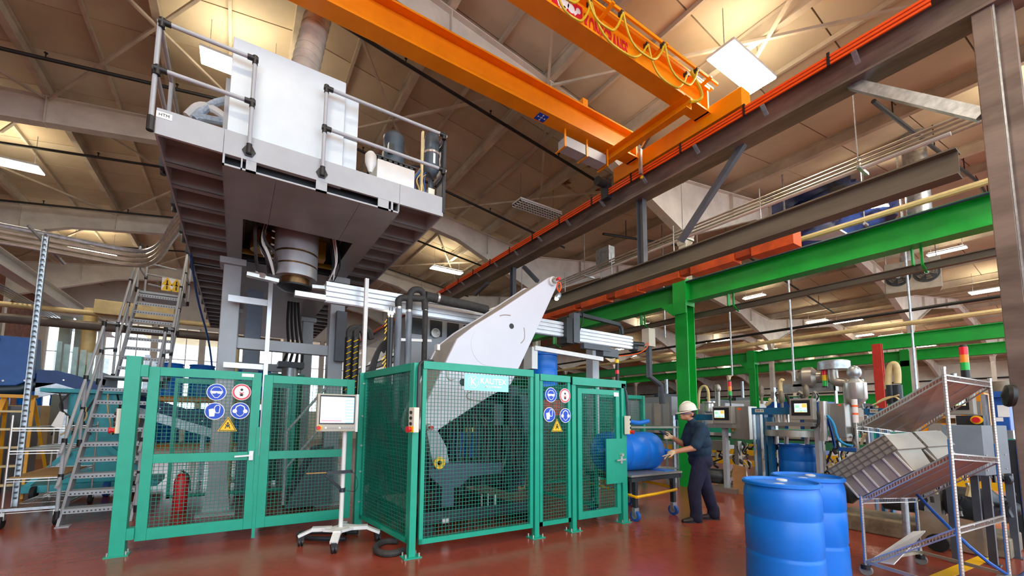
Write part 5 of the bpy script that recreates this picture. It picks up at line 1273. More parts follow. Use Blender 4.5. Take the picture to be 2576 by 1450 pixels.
sd_ = thing('silver_motor', 'large silver motor housing low at the left edge', 'motor', (-4.2, 10.9, .5)); MB().lathe((-4.6, 10.9, 1.2), [(.3, 0), (.42, .1), (.42, .6), (.3, .75)], 24, (1, 0, 0)).build('housing', GALV, sd_); MB().bx(-4.6, -3.9, 10.6, 11.2, .1, .8).build('stand', DGREY, sd_, smooth=False)
for x, lab in ((-3.75, 'grey green steel post before the back windows, left of the pair'), (-2.65, 'grey green steel post before the back windows, right of the pair')):
    p = at((168 if x < -3 else 208)*1.0 - 10, 900, Y=17)
    MB().bx(p.x-.12, p.x+.12, 16.9, 17.1, 0, 4.4).build('steel_post', mat('post_grey_green', '#9fb0ab', .5, var=.08), label=lab, cat='post', smooth=False)
p = at(219, 890, Y=16.4); cc = thing('cream_column', 'round cream column with green lower part behind the stairs', 'column', (p.x, 16.4, 0)); MB().cyl((p.x, 16.4, 2.9), (p.x, 16.4, 4.6), .17, 16).build('upper', PIPEY, cc); MB().cyl((p.x, 16.4, 0), (p.x, 16.4, 2.9), .16, 16).build('lower', mat('column_green', '#6f9a3f', .5, var=.1), cc)
p = at(345, 735, Y=15.2); MB().bx(p.x-.9, p.x+.9, 15.2, 16, p.z-.75, p.z-.35).build('duct_hood', PIPEY, label='cream overhead duct box behind the stair head', cat='duct', smooth=False, bevel=.02)

# ================================================================ things seen through the gates
ex = thing('fire_extinguisher', 'red fire extinguisher on the floor behind the left gate', 'extinguisher', (-.66, 8.0, 0))
MB().lathe((-.66, 8.0, 0), [(.085, 0), (.095, .02), (.095, .46), (.06, .55), (.03, .57)], 22).build('cylinder', RED, ex); MB().lathe((-.66, 8, .57), [(.025, 0), (.025, .06)], 10).build('valve', CHROME, ex); MB().tube([(-.66, 7.97, .61), (-.56, 7.95, .55), (-.54, 7.95, .3)], .012, 6, 2).build('hose', BLACK, ex)
gt = thing('green_tank', 'tall dark green guarded tank behind the right gate leaf', 'tank', (1.0, 9.6, 0)); MB().bx(.55, 1.25, 9.9, 10.6, .1, 2.35).build('body', GREEND, gt, smooth=False, bevel=.06); MB().bx(.52, 1.28, 9.88, 10.62, 2.35, 2.4).build('lid', TEAL, gt, smooth=False)
ps = thing('service_steps', 'small grey steps with handrail inside the enclosure', 'steps', (.9, 7.4, 0))
for s in (0, .7):
    MB().prism([(.75, 7.2+s, .05), (1.45, 7.2+s, .05), (1.45, 7.2+s, 1.0), (1.2, 7.2+s, .95)], (0, .03, 0)).build('side_plate', DGREY, ps, smooth=False)
for k in range(4): MB().bx(.8+.16*k, 1.0+.16*k, 7.23, 7.9, .2+.22*k, .225+.22*k).build('tread', DGREY, ps, smooth=False)
MB().tube([(.72, 7.2, .1), (.72, 7.2, 1.25), (1.3, 7.2, 2.0)], .022, 8).build('handrail', GREYP, ps); MB().tube([(.72, 7.2, .65), (1.3, 7.2, 1.4)], .02, 8).build('handrail', GREYP, ps)
# pallet rack with stored drums behind the gates
pr_ = thing('pallet_rack', 'pallet rack with timber shelves behind the left gate', 'rack', (-1.2, 13, 0))
for x in (-1.9, .9):
    for y in (12.6, 13.6): MB().bx(x-.05, x+.05, y-.05, y+.05, 0, 2.9).build('upright', GALV, pr_, smooth=False)
for z in (.75, 1.9):
    for y in (12.6, 13.6): MB().bx(-1.9, .9, y-.04, y+.04, z-.1, z).build('beam', ORANGE, pr_, smooth=False)
    for k in range(8): MB().bx(-1.88+.35*k, -1.6+.35*k, 12.55, 13.65, z, z+.03).build('plank', WOOD, pr_, smooth=False)
i = 0
for z in (.78, 1.93):
    for k in range(4):
        drum('%s blue drum on the %s shelf of the pallet rack behind the left gate' % (('leftmost', 'second', 'third', 'rightmost')[k], 'lower' if z < 1 else 'upper'), (-1.5+.68*k, 13.1, z), .29, .85, 'drums on the pallet rack'); i += 1
for k in range(3): drum('%s blue drum standing before the back windows' % ('leftmost', 'middle', 'rightmost')[k], (-6.5+.75*k, 19, 1.7), .29, .9, 'drums before the windows')
MB().bx(-7.2, -4.4, 18.5, 19.6, 0, 1.7).build('storage_platform', WALLT, label='tan storage platform under the drums before the back windows', cat='platform', smooth=False)
# ================================================================ drums on the floor
c = at(1963, 1209, Z=.95); drum('blue plastic drum nearest the camera on the red floor', (c.x, c.y, 0), .305, .95, 'standing drums', .35)
c = at(2029, 1196, Z=.95); drum('blue plastic drum standing behind the nearest one', (c.x, c.y, 0), .305, .95, 'standing drums', .2)

# ================================================================ trolley with the drum being trimmed
ct = thing('drum_trolley', 'steel trolley with blue wheels under the lying drum', 'trolley', (5.65, 4.55, 0))
tx0, tx1, ty0, ty1, tz = 5.05, 6.28, 4.12, 5.05, .68
MB().bx(tx0, tx1, ty0, ty1, tz-.03, tz).build('table_top', STAIN, ct, smooth=False)
fr = MB()
for y in (ty0+.03, ty1-.03): fr.bar((tx0, y, tz-.07), (tx1, y, tz-.07), .05, .06)
for x in (tx0+.03, tx1-.03): fr.bar((x, ty0, tz-.07), (x, ty1, tz-.07), .05, .06)
fr.build('frame', CHAR, ct, smooth=False)
for x in (tx0+.12, tx1-.2):
    for y in (ty0+.04, ty1-.04):
        MB().bx(x-.03, x+.03, y-.03, y+.03, .2, tz-.04).build('leg', CHAR, ct, smooth=False)
        MB().cyl((x-.025, y, .08), (x+.025, y, .08), .08, 20).build('wheel', BLUEM, ct); MB().cyl((x-.03, y, .08), (x+.03, y, .08), .045, 14).build('wheel_hub', GALV, ct)
        MB().bx(x-.045, x+.045, y-.03, y+.03, .1, .2).build('caster_fork', GALV, ct, smooth=False)
for x, dx in ((tx1-.2, -1),): MB().prism([(x-.1, ty0+.03, tz-.07), (x+.02, ty0+.03, tz-.07), (x+.02, ty0+.03, tz-.3)], (0, .02, 0)).build('gusset', CHAR, ct, smooth=False)
MB().tube([(tx0+.1, ty0-.0, .36), (5.6, ty0-.02, .38), (tx1-.17, ty0, .40), (tx1-.13, ty0+.1, .42), (tx1-.17, ty1-.02, .46), (tx0+.1, ty1, .44), (tx0+.06, ty0+.3, .4), (tx0+.1, ty0, .36)], .022, 6).build('strap', YEL, ct)
dz = tz+.31
hd2 = thing('lying_drum', 'blue drum lying on the trolley with cut open flash end', 'drum', (5.5, 4.6, tz))
MB().lathe((4.95, 4.62, dz), [(.05, -.08), (.12, 0), (.24, .01), (.295, .05), (.31, .12), (.31, .38), (.3, .395), (.3, .41), (.31, .425), (.31, .76), (.3, .775), (.3, .79), (.31, .805), (.31, .98), (.3, 1.08), (.27, 1.12), (.2, 1.1), (.01, 1.08)], 40, (1, -.08, 0)).build('body', BLUEB, hd2)
e0 = V((6.06, 4.5, dz))
MB().prism([e0+V((0, -.22, .02)), e0+V((.13, -.3, -.02)), e0+V((.14, -.27, -.06)), e0+V((.02, -.1, -.12)), e0+V((.0, .1, -.05))], (.02, 0, .03)).build('flash', BLUEB, hd2, smooth=False)
MB().bx(5.95, 6.2, 4.2, 4.6, tz, tz+.012).build('trimmed_strip', BLUEB, hd2, smooth=False)
tb = [at(x, y, Y=5.9) for x, y in ((1580, 1060), (1605, 1066), (1630, 1060))]
MB().tube(tb, .05, 8, 2).build('plastic_offcut', BLUEB, label='blue plastic offcut lying behind the fence end post', cat='offcut')
ot = thing('offcut_table', 'metal table behind the trolley carrying blue offcuts', 'table', (tb[1].x+.2, 5.9, 0)); xa_, xb_, zt_ = tb[0].x-.3, tb[2].x+.9, tb[1].z-.06
MB().bx(xa_, xb_, 5.75, 6.1, zt_-.04, zt_).build('table_top', STAIN, ot, smooth=False); MB().bx(xa_, xb_, 5.78, 6.08, .4, .43).build('lower_shelf', GALV, ot, smooth=False)
for x in (xa_+.04, xb_-.04):
    for y in (5.79, 6.06): MB().bx(x-.02, x+.02, y-.02, y+.02, 0, zt_-.04).build('leg', GALV, ot, smooth=False)

# ================================================================ filling stations
def bxs(t, a, b, xa, xb, name, m, bev=0, z0=None):
    "box between two photo corners at plane X=xa, going back to xb"
    p, q = at(*a, X=xa), at(*b, X=xa); z = sorted((p.z, q.z)); y = sorted((p.y, q.y))
    if z0 is not None: z[0] = z0
    return MB().bx(xa, xb, y[0], y[1], max(0, z[0]), z[1]).build(name, m, t, smooth=False, bevel=bev)
SCL = mat('hmi_white', (.75, .9, .85), .4, emit=.42); SCO = mat('hmi_orange', (1, .6, .12), .4, emit=.42); SCG = mat('hmi_green', (.35, .8, .5), .4, emit=.42); SCC = mat('hmi_cyan', (.4, .75, .9), .4, emit=.42)
def hmi(t, a, b, s0, s1, X):
    o = bxs(t, a, b, X, X+.16, 'operator_panel', mat('panel_grey', '#9a968c', .45, var=.05), .01)
    p, q = at(*a, X=X), at(*b, X=X); y = sorted((p.y, q.y)); z = sorted((p.z, q.z)); dy, dz_ = y[1]-y[0], z[1]-z[0]
    MB().bx(X-.006, X, y[0]+dy*.12, y[1]-dy*.08, z[0]+dz_*.2, z[1]-dz_*.08).build('panel_face', INK, o, smooth=False)
    p, q = at(*s0, X=X), at(*s1, X=X); y = sorted((p.y, q.y)); z = sorted((p.z, q.z)); dy, dz_ = y[1]-y[0], z[1]-z[0]
    MB().bx(X-.009, X-.006, y[0], y[1], z[0], z[1]).build('screen', SCL, o, smooth=False)
    for fy, fz, wy_, wz_, m in ((.02, .55, .36, .4, SCO), (.62, .5, .3, .3, SCG), (.03, .03, .26, .22, SCC), (.36, .05, .22, .2, SCG), (.64, .05, .28, .2, SCC), (.44, .36, .14, .14, SCC), (.0, .0, 1, .05, SCO)):
        MB().bx(X-.011, X-.009, y[0]+dy*fy, y[0]+dy*(fy+wy_), z[0]+dz_*fz, z[0]+dz_*(fz+wz_)).build('screen_tile', m, o, smooth=False)
    return o
def estop_knob(t, p, X, r=.03):
    c = at(*p, X=X); MB().cyl((X, c.y, c.z), (X-.012, c.y, c.z), r*1.5, 16).build('knob_ring', SIGNY, t); MB().cyl((X-.012, c.y, c.z), (X-.05, c.y, c.z), r, 14).build('emergency_knob', RED, t)
def pipe_px(t, pts, X, r, m, name='pipe', sm=1, n=10): return MB().tube([at(*p, X=X) for p in pts], r, n, sm).build(name, m, t)
def clutter(t, a, b, X, n, seed):
    rnd = random.Random(seed)
    for k in range(n):
        px_ = rnd.uniform(a[0], b[0]); py_ = rnd.uniform(a[1], b[1]); L = rnd.uniform(6, 18)
        pipe_px(t, [(px_, py_), (px_+rnd.uniform(-L, L), py_+rnd.uniform(3, 14)), (px_+rnd.uniform(-L, L), py_+rnd.uniform(12, 30))], X+rnd.uniform(-.15, .25), rnd.choice((.012, .018, .03)), rnd.choice((BLACK, CHAR, HOSE, STAIN, PIPEY)), 'hose', 2, 6)
# --- station 1, behind the worker
X = 9.0
s1_ = thing('filling_station', 'drum filling station with small screen right behind the worker', 'filling station', (9.3, 5.1, 0))
bxs(s1_, (1698, 1043), (1792, 1058), X+.1, X+.25, 'top_beam', BLUEF)
for a, b in (((1700, 1058), (1709, 1250)), ((1738, 1058), (1746, 1215)), ((1772, 1060), (1779, 1215))): bxs(s1_, a, b, X+.1, X+.2, 'frame_post', BLUEF, 0, 0)
bxs(s1_, (1689, 1046), (1699, 1250), X+.15, X+.25, 'side_post', GALV, 0, 0)
bxs(s1_, (1776, 1066), (1842, 1078), X-.1, X+.2, 'crossbar', STAIN)
hmi(s1_, (1791, 1023), (1841, 1067), (1797, 1033), (1823, 1052), X-.12)
bxs(s1_, (1815, 1076), (1831, 1236), X, X+.12, 'leg', GREYP, .006, 0)
bxs(s1_, (1846, 1110), (1862, 1236), X+.3, X+.45, 'leg', STAIN, .006, 0)
bxs(s1_, (1835, 1023), (1886, 1107), X+.05, X+.4, 'cabinet', STAIN, .008)
bxs(s1_, (1855, 1027), (1864, 1032), X+.045, X+.05, 'cabinet_tag', mat('tag_orange', '#ff6a22', .5, var=0))
estop_knob(s1_, (1843, 1076), X+.04); 
for k, m in enumerate((SIGNY, GREEN)): c_ = at(1844, 1084+6*k, X=X+.045); MB().cyl((X+.05, c_.y, c_.z), (X+.03, c_.y, c_.z), .014, 10).build('button', m, s1_)
pipe_px(s1_, [(1807, 1024), (1807, 985), (1806, 975)], X+.2, .035, STAIN); c_ = at(1806, 978, X=X+.2); MB().ell(c_, (.06, .06, .1), 12, 8).build('valve', STAIN, s1_)
pipe_px(s1_, [(1757, 1030), (1758, 985), (1766, 972), (1776, 972), (1782, 985), (1783, 1010)], X+.3, .03, PIPEY, 'hose', 2)
c_ = at(1783, 1025, X=X+.25); MB().lathe(c_+V((0, 0, -.14)), [(.06, 0), (.1, .04), (.1, .22), (.14, .24), (.14, .27)], 18).build('valve_body', CHROME, s1_)
bxs(s1_, (1783, 1108), (1818, 1135), X+.2, X+.5, 'roller_block', STAIN)
clutter(s1_, (1842, 1108), (1895, 1215), X+.35, 34, 2); clutter(s1_, (1780, 1120), (1815, 1200), X+.4, 12, 32)
c_ = at(1811, 1200, X=X+.1); MB().lathe(c_+V((0, .25, 0)), [(.06, -.1), (.16, 0), (.16, .3), (.1, .38)], 18, (.3, -.9, 0)).build('motor', CHAR, s1_)
bxs(s1_, (1780, 1222), (1850, 1240), X-.1, X+.6, 'base_plate', STAIN, 0, 0)
c_ = at(1838, 1024, X=X+.1); stack_light(c_, [LGRN, LAMB, LRD], .035, 'red orange green signal tower on the filling station behind the worker', .06, .1, .18)
bxs(s1_, (1884, 1118), (1960, 1128), X+1.2, X+1.3, 'guard_rail', YEL)
# --- station 2, with the blue drum
X = 8.75
s2 = thing('filling_station', 'drum filling station with screen standing behind the front drums', 'filling station', (9.1, 3.5, 0))
tb2 = bxs(s2, (1890, 1027), (1987, 1043), X, X+.16, 'top_beam', BLUEF)
bxs(s2, (1899, 1030), (1921, 1038), X-.004, X, 'label_plate', BEIGE)
q = at(1910, 1034, X=X-.005); textmesh('lettering', 'SER-5', .055, INK, s2, (X-.006, q.y, q.z), (0, -1, 0), (0, 0, 1))
for a, b in (((1900, 1043), (1908, 1200)), ((1918, 1043), (1930, 1200)), ((1928, 1050), (1941, 1100))): bxs(s2, a, b, X, X+.14, 'frame_post', BLUEF, 0, 0)
bxs(s2, (1893, 1043), (1899, 1200), X+.02, X+.1, 'side_post', GALV, 0, 0)
bxs(s2, (1907, 1044), (1919, 1200), X+.3, X+.4, 'back_post', STAIN, 0, 0)
hmi(s2, (1985, 1004), (2047, 1057), (1998, 1016), (2031, 1038), X-.25)
bxs(s2, (1925, 1062), (2047, 1074), X-.2, X+.3, 'mounting_plate', STAIN, .004)
c_ = at(1991, 1090, X=X+.05); MB().cyl(c_+V((0, 0, -.06)), c_+V((0, 0, .05)), .40, 36).build('filling_ring', STAIN, s2)
for px_ in (1952, 1978, 2030): pipe_px(s2, [(px_, 1095), (px_, 1118)], X+.1, .035, CHROME, 'nozzle', 0)
for px_ in (1958, 1974): c_ = at(px_, 1050, X=X+.1); MB().cyl(c_-V((0, 0, .1)), c_+V((0, 0, .08)), .07, 14).build('actuator', CHROME, s2)
bxs(s2, (2046, 1060), (2066, 1210), X-.05, X+.08, 'leg', GREYP, .006, 0)
bxs(s2, (2067, 1100), (2076, 1210), X+.2, X+.3, 'leg', STAIN, .006, 0)
pipe_px(s2, [(2070, 1010), (2073, 1110)], X-.05, .06, CHROME, 'lift_cylinder', 0, 14)
pipe_px(s2, [(2050, 1030), (2062, 1050), (2056, 1074), (2040, 1078)], X-.1, .02, HOSE, 'hose', 2)
bxs(s2, (2080, 1016), (2130, 1103), X+.0, X+.4, 'cabinet', STAIN, .008); bxs(s2, (2108, 1018), (2115, 1022), X-.005, X, 'cabinet_tag', MATS['tag_orange'])
pipe_px(s2, [(2081, 1046), (2098, 1066), (2106, 1105), (2125, 1119), (2145, 1123)], X-.15, .02, mat('airline_cyan', '#1a9ad8', .4, var=.05), 'air_line', 2)
for k in range(3): pipe_px(s2, [(2083, 1052+5*k), (2092, 1085), (2100, 1120+4*k)], X-.05, .02, BLUEM, 'hose', 2)
c_ = at(2050, 1010, X=X)
bxs(s2, (1955, 970), (2103, 983), X+.5, X+.62, 'overhead_frame', GALV)
for a, b in (((1946, 975), (1957, 1200)), ((2100, 968), (2112, 1200))): bxs(s2, a, b, X+.5, X+.6, 'overhead_post', GALV, 0, 0)
bxs(s2, (1994, 960), (2030, 972), X+.5, X+.8, 'overhead_box', GALV)
c_ = at(2043, 950, X=X+.5); MB().lathe(c_+V((0, .2, 0)), [(.1, 0), (.2, .06), (.2, .2), (.12, .26), (.1, .55)], 22, (.2, -1, 0)).build('blower', STAIN, s2)
pipe_px(s2, [(2094, 928), (2096, 955), (2104, 962), (2128, 964), (2134, 972), (2135, 1010), (2138, 1095)], X+.3, .075, STAIN, 'exhaust_pipe', 2, 12)
c_ = at(2097, 921, X=X+.4); MB().lathe(c_-V((0, 0, .08)), [(.2, 0), (.23, .01), (.23, .15), (.2, .17)], 26).build('exhaust_hat', GALV, s2)
for px_, py_ in ((1915, 985), (1966, 1000), (2028, 985)): c_ = at(px_, py_, X=X+.2); MB().ell(c_, (.05, .05, .13), 10, 8).cyl(c_-V((0, 0, .25)), c_+V((0, 0, .1)), .025, 10).build('valve', BROWNB, s2)
pipe_px(s2, [(1966, 1000), (1962, 965), (1966, 955), (1970, 960)], X+.25, .035, PIPEY, 'hose', 2)
clutter(s2, (1922, 1098), (1952, 1200), X+.3, 18, 4); clutter(s2, (2072, 1100), (2140, 1200), X+.3, 34, 5); clutter(s2, (1935, 985), (2060, 1005), X+.3, 14, 45)
c_ = at(2076, 975, X=X+.3); stack_light(c_, [LGRN, SIGNY, LRD], .04, 'white capped signal tower with red yellow green lenses on the middle station', .02, .1)
pd = at(2003, 1118, X=9.05); drum('blue drum sitting inside the middle filling station', (9.1, pd.y, pd.z-.9), .31, .9, 'standing drums')
bxs(s2, (1945, 1200), (2060, 1215), X, X+.8, 'roller_bed', STAIN, 0, 0)
# --- station 3, behind the wire rack
X = 8.75
s3 = thing('filling_station', 'drum filling station half hidden behind the wire rack', 'filling station', (9.0, 1.7, 0))
bxs(s3, (2172, 1028), (2245, 1044), X, X+.16, 'top_beam', BLUEF); bxs(s3, (2188, 1030), (2209, 1039), X-.004, X, 'label_plate', BEIGE)
q = at(2198, 1034.5, X=X-.005); textmesh('lettering', 'P400X', .05, INK, s3, (X-.006, q.y, q.z), (0, -1, 0), (0, 0, 1))
for a, b in (((2186, 1044), (2196, 1200)), ((2200, 1044), (2214, 1120)), ((2228, 1044), (2240, 1300))): bxs(s3, a, b, X, X+.14, 'frame_post', BLUEF, 0, 0)
bxs(s3, (2173, 1046), (2186, 1120), X+.2, X+.4, 'side_box', GREYP, 0)
hmi(s3, (2352, 986), (2452, 1044), (2385, 994), (2430, 1021), X-.7)
bxs(s3, (2300, 1052), (2404, 1066), X-.5, X+.1, 'mounting_plate', WOOD)
estop_knob(s3, (2457, 1057), X-.75, .035)
bxs(s3, (2404, 1046), (2475, 1072), X-.72, X-.5, 'knob_housing', CHAR)
bxs(s3, (2466, 993), (2484, 1072), X-.4, X-.2, 'cabinet', GALV)
c_ = at(2152, 985, X=X+.2); MB().lathe(c_-V((0, 0, .28)), [(.02, 0), (.14, .14), (.15, .16), (.15, .42), (.05, .5)], 22).build('dosing_vessel', CHROME, s3); MB().ell(c_+V((0, 0, .32)), (.1, .1, .12), 12, 8).build('vessel_head', GALV, s3)
pipe_px(s3, [(2233, 980), (2236, 930), (2244, 916), (2252, 916), (2258, 932), (2258, 965)], X+.2, .045, PIPEY, 'cream_hose', 2, 10)
for px_ in (2240, 2258): c_ = at(px_, 985, X=X+.2); MB().cyl(c_-V((0, 0, .2)), c_+V((0, 0, .1)), .06, 12).build('valve', CHAR, s3)
pipe_px(s3, [(2208, 1012), (2230, 1000), (2252, 998), (2264, 1008)], X+.1, .012, PIPEY, 'hose', 2); pipe_px(s3, [(2195, 1020), (2225, 1006), (2262, 994)], X+.05, .012, PIPEY, 'hose', 2)
bxs(s3, (2109, 1126), (2190, 1140), X-.2, X, 'conveyor_beam', BLUEM)
clutter(s3, (2150, 1070), (2185, 1120), X+.2, 10, 7); clutter(s3, (2110, 1130), (2250, 1215), X+.2, 34, 8); clutter(s3, (2330, 1180), (2560, 1290), X-1.0, 44, 9); clutter(s3, (2150, 1000), (2260, 1030), X+.3, 10, 46)
c_ = at(2430, 950, X=X); stack_light(c_, [LGRN, LAMB, LRD], .045, 'red orange green signal tower above the wire rack', .1, .11)
for px_, py_ in ((1857, 1140), (2122, 1168), (1941, 1165)): pass
# blue press at right edge
bp_ = thing('blue_press', 'blue machine with paper notes at the right edge', 'machine', (9.4, .9, 0))
bxs(bp_, (2488, 986), (2545, 999), 8.4, 8.8, 'head', BLUEM); bxs(bp_, (2497, 1000), (2545, 1090), 8.5, 8.9, 'body', BLUEM, .01)
bxs(bp_, (2508, 1020), (2540, 1050), 8.49, 8.5, 'paper_note', PAPER); bxs(bp_, (2505, 1051), (2524, 1061), 8.49, 8.5, 'paper_note', PAPER)
bxs(bp_, (2530, 1083), (2550, 1105), 8.3, 8.45, 'socket_box', GALV); bxs(bp_, (2535, 1108), (2576, 1240), 8.3, 8.9, 'cabinet', CHAR, 0, 0); bxs(bp_, (2560, 1120), (2568, 1240), 8.29, 8.3, 'stripe', BLUEM, 0, 0)
c_ = at(2518, 972, X=8.5); MB().cyl(c_-V((0, 0, .1)), c_+V((0, 0, .06)), .09, 16).build('valve', BROWNB, bp_)
kb = at(2546, 1002, X=6.42)
MB().lathe((6.33, .76, kb.z+.02), [(.1, -.03), (.11, 0), (.1, .025), (.04, .04), (.02, .05)], 22, (-.35, .93, .1)).build('black_mirror', BLACK, label='round black convex cap mounted on the brown column', cat='mirror')

# ================================================================ dark grey cabinet on legs
A, B, C_ = V((6.75, 1.30, 0)), V((7.05, 1.06, 0)), V((7.72, .97, 0)); Dp = A+(C_-B)
gc = thing('grey_cabinet', 'dark grey sheet metal box on legs behind the wire rack', 'cabinet', (A+C_)/2)
MB().prism([p+V((0, 0, .94)) for p in (A, B, C_, Dp)], (0, 0, .55)).build('body', DGREY, gc, smooth=False, bevel=.006)
for p in (A, B, C_, Dp):
    q = p+((A+C_)/2-p)*.1; MB().bx(q.x-.03, q.x+.03, q.y-.03, q.y+.03, 0, .94).build('leg', DGREY, gc, smooth=False)
    MB().bx(q.x-.05, q.x+.05, q.y-.05, q.y+.05, 0, .01).build('foot', DGREY, gc, smooth=False)
u1 = (C_-B).normalized(); n1 = V((u1.y, -u1.x, 0))
for k in range(3):
    for z in (1.0, 1.16): MB().cyl(B+u1*(.05+.25*k)+V((0, 0, z))+n1*.0, B+u1*(.05+.25*k)+V((0, 0, z))+n1*.006, .008, 8).build('rivet', CHROME, gc)

# ================================================================ wire rack with slanted shelves
RA, RR, RL, RB = V((5.44, 1.64, 0)), V((5.20, .96, 0)), V((6.38, 1.465, 0)), V((6.15, .845, 0))
rk = thing('wire_rack', 'chrome wire rack with slanted shelves and blue wrapped posts', 'rack', (RA+RB)/2)
BLUEW = mat('post_blue_film', '#1d6fc2', .35, var=.1)
for p, zt_ in ((RA, 1.72), (RR, 1.97), (RL, 1.45), (RB, 1.92)):
    po = MB().cyl(p+V((0, 0, .1)), p+V((0, 0, zt_)), .0135, 10).build('post', CHROME, rk)
    gr = MB()
    for k in range(int((zt_-.15)/.0254)): gr.cyl(p+V((0, 0, .14+k*.0254)), p+V((0, 0, .144+k*.0254)), .0148, 8)
    gr.build('grooves', STEEL, po, kind='stuff')
    s = V((-.012, .012, 0)); MB().cyl(p+s*.8+V((0, 0, .12)), p+s*.8+V((0, 0, zt_-.6)), .0045, 6).build('blue_film', BLUEW, po)
    MB().cyl(p+V((0, 0, zt_-.005)), p+V((0, 0, zt_+.02)), .016, 10).build('cap', CHROME, po)
    MB().cyl(p+V((0, 0, .06)), p+V((0, 0, .1)), .04, 12).build('bumper', BLACK, rk)
    MB().cyl(p+V((-.015, 0, .05)), p+V((.015, 0, .05)), .05, 18).build('wheel', mat('wheel_grey', '#8a8883', .5, var=.1), rk)
MB().cyl(RA+V((0, 0, 1.5)), RA+V((0, 0, 1.74)), .024, 12).build('label_sleeve', PAPER, rk); MB().cyl(RA+V((0, 0, 1.58)), RA+V((0, 0, 1.6)), .0245, 12).build('label_band', MATS['tag_orange'], rk); MB().cyl(RA+V((0, 0, 1.66)), RA+V((0, 0, 1.68)), .0245, 12).build('label_band', MATS['tag_orange'], rk)
def shelf(za, zr, zl_, zb2, m, lip=True, nm='shelf'):
    P4 = [RA+V((0, 0, za)), RR+V((0, 0, zr)), RB+V((0, 0, zb2)), RL+V((0, 0, zl_))]
    sh = MB().add([p-V((0, 0, .004)) for p in P4]+[p+V((0, 0, .004)) for p in P4], [(3, 2, 1, 0), (4, 5, 6, 7), (0, 1, 5, 4), (1, 2, 6, 5), (2, 3, 7, 6), (3, 0, 4, 7)]).build(nm, m, rk, smooth=False)
    fr = MB()
    for a, b in zip(P4, P4[1:]+P4[:1]):
        fr.bar(a, b, .012, .012); fr.bar(a-V((0, 0, .045)), b-V((0, 0, .045)), .01, .01)
        L = (b-a).length; n_ = int(L/.028)
        for k in range(n_): c = a.lerp(b, (k+.5)/n_); fr.bar(c, c-V((0, 0, .045)), .004, .004, (1, 0, 0))
    fr.build('wire_edge', CHROME, sh, smooth=False)
    mid = MB()
    for f in (.33, .66): mid.bar(P4[0].lerp(P4[3], f)-V((0, 0, .01)), P4[1].lerp(P4[2], f)-V((0, 0, .01)), .01, .01)
    mid.build('stiffener', CHROME, sh, smooth=False)
    return P4
BRNS = mat('shelf_liner_brown', '#8d6257', .5, var=.08)
S1 = shelf(1.47, 1.92, 1.40, 1.90, mat('shelf_liner_clear', '#8f7766', .2, .1, var=.2, scale=3), nm='top_shelf')
S2 = shelf(.74, 1.25, .70, 1.19, BRNS, nm='middle_shelf')
S3 = shelf(.13, .64, .24, .66, BRNS, nm='lower_shelf')
bf = MB()
for a, b in ((RA, RR), (RR, RB), (RB, RL), (RL, RA)): bf.bar(a+V((0, 0, .13)), b+V((0, 0, .13)), .02, .03)
bf.build('bottom_frame', PIPEG, rk, smooth=False)
MB().tube([RL+V((0, .02, .78)), RR.lerp(RL, .35)+V((0, 0, .62)), RR.lerp(RB, .4)+V((0, 0, .36)), RB+V((.0, 0, .12)), RB+V((.3, .0, .04)), RB+V((.6, -.05, .1))], .014, 7, 1).build('air_hose', mat('hose_blue', '#1760b8', .4, var=.05), label='blue air hose draped across the wire rack', cat='hose')
MB().prism([RA+V((.03, -.03, .14)), RA.lerp(RR, .32)+V((.03, 0, .17)), RL.lerp(RB, .1)+V((-.02, 0, .36)), RL+V((-.1, .02, .34))], (0, 0, .012)).build('cardboard_sheet', PAPER, label='pale cardboard sheet lying on the lowest rack shelf', cat='cardboard', smooth=False)
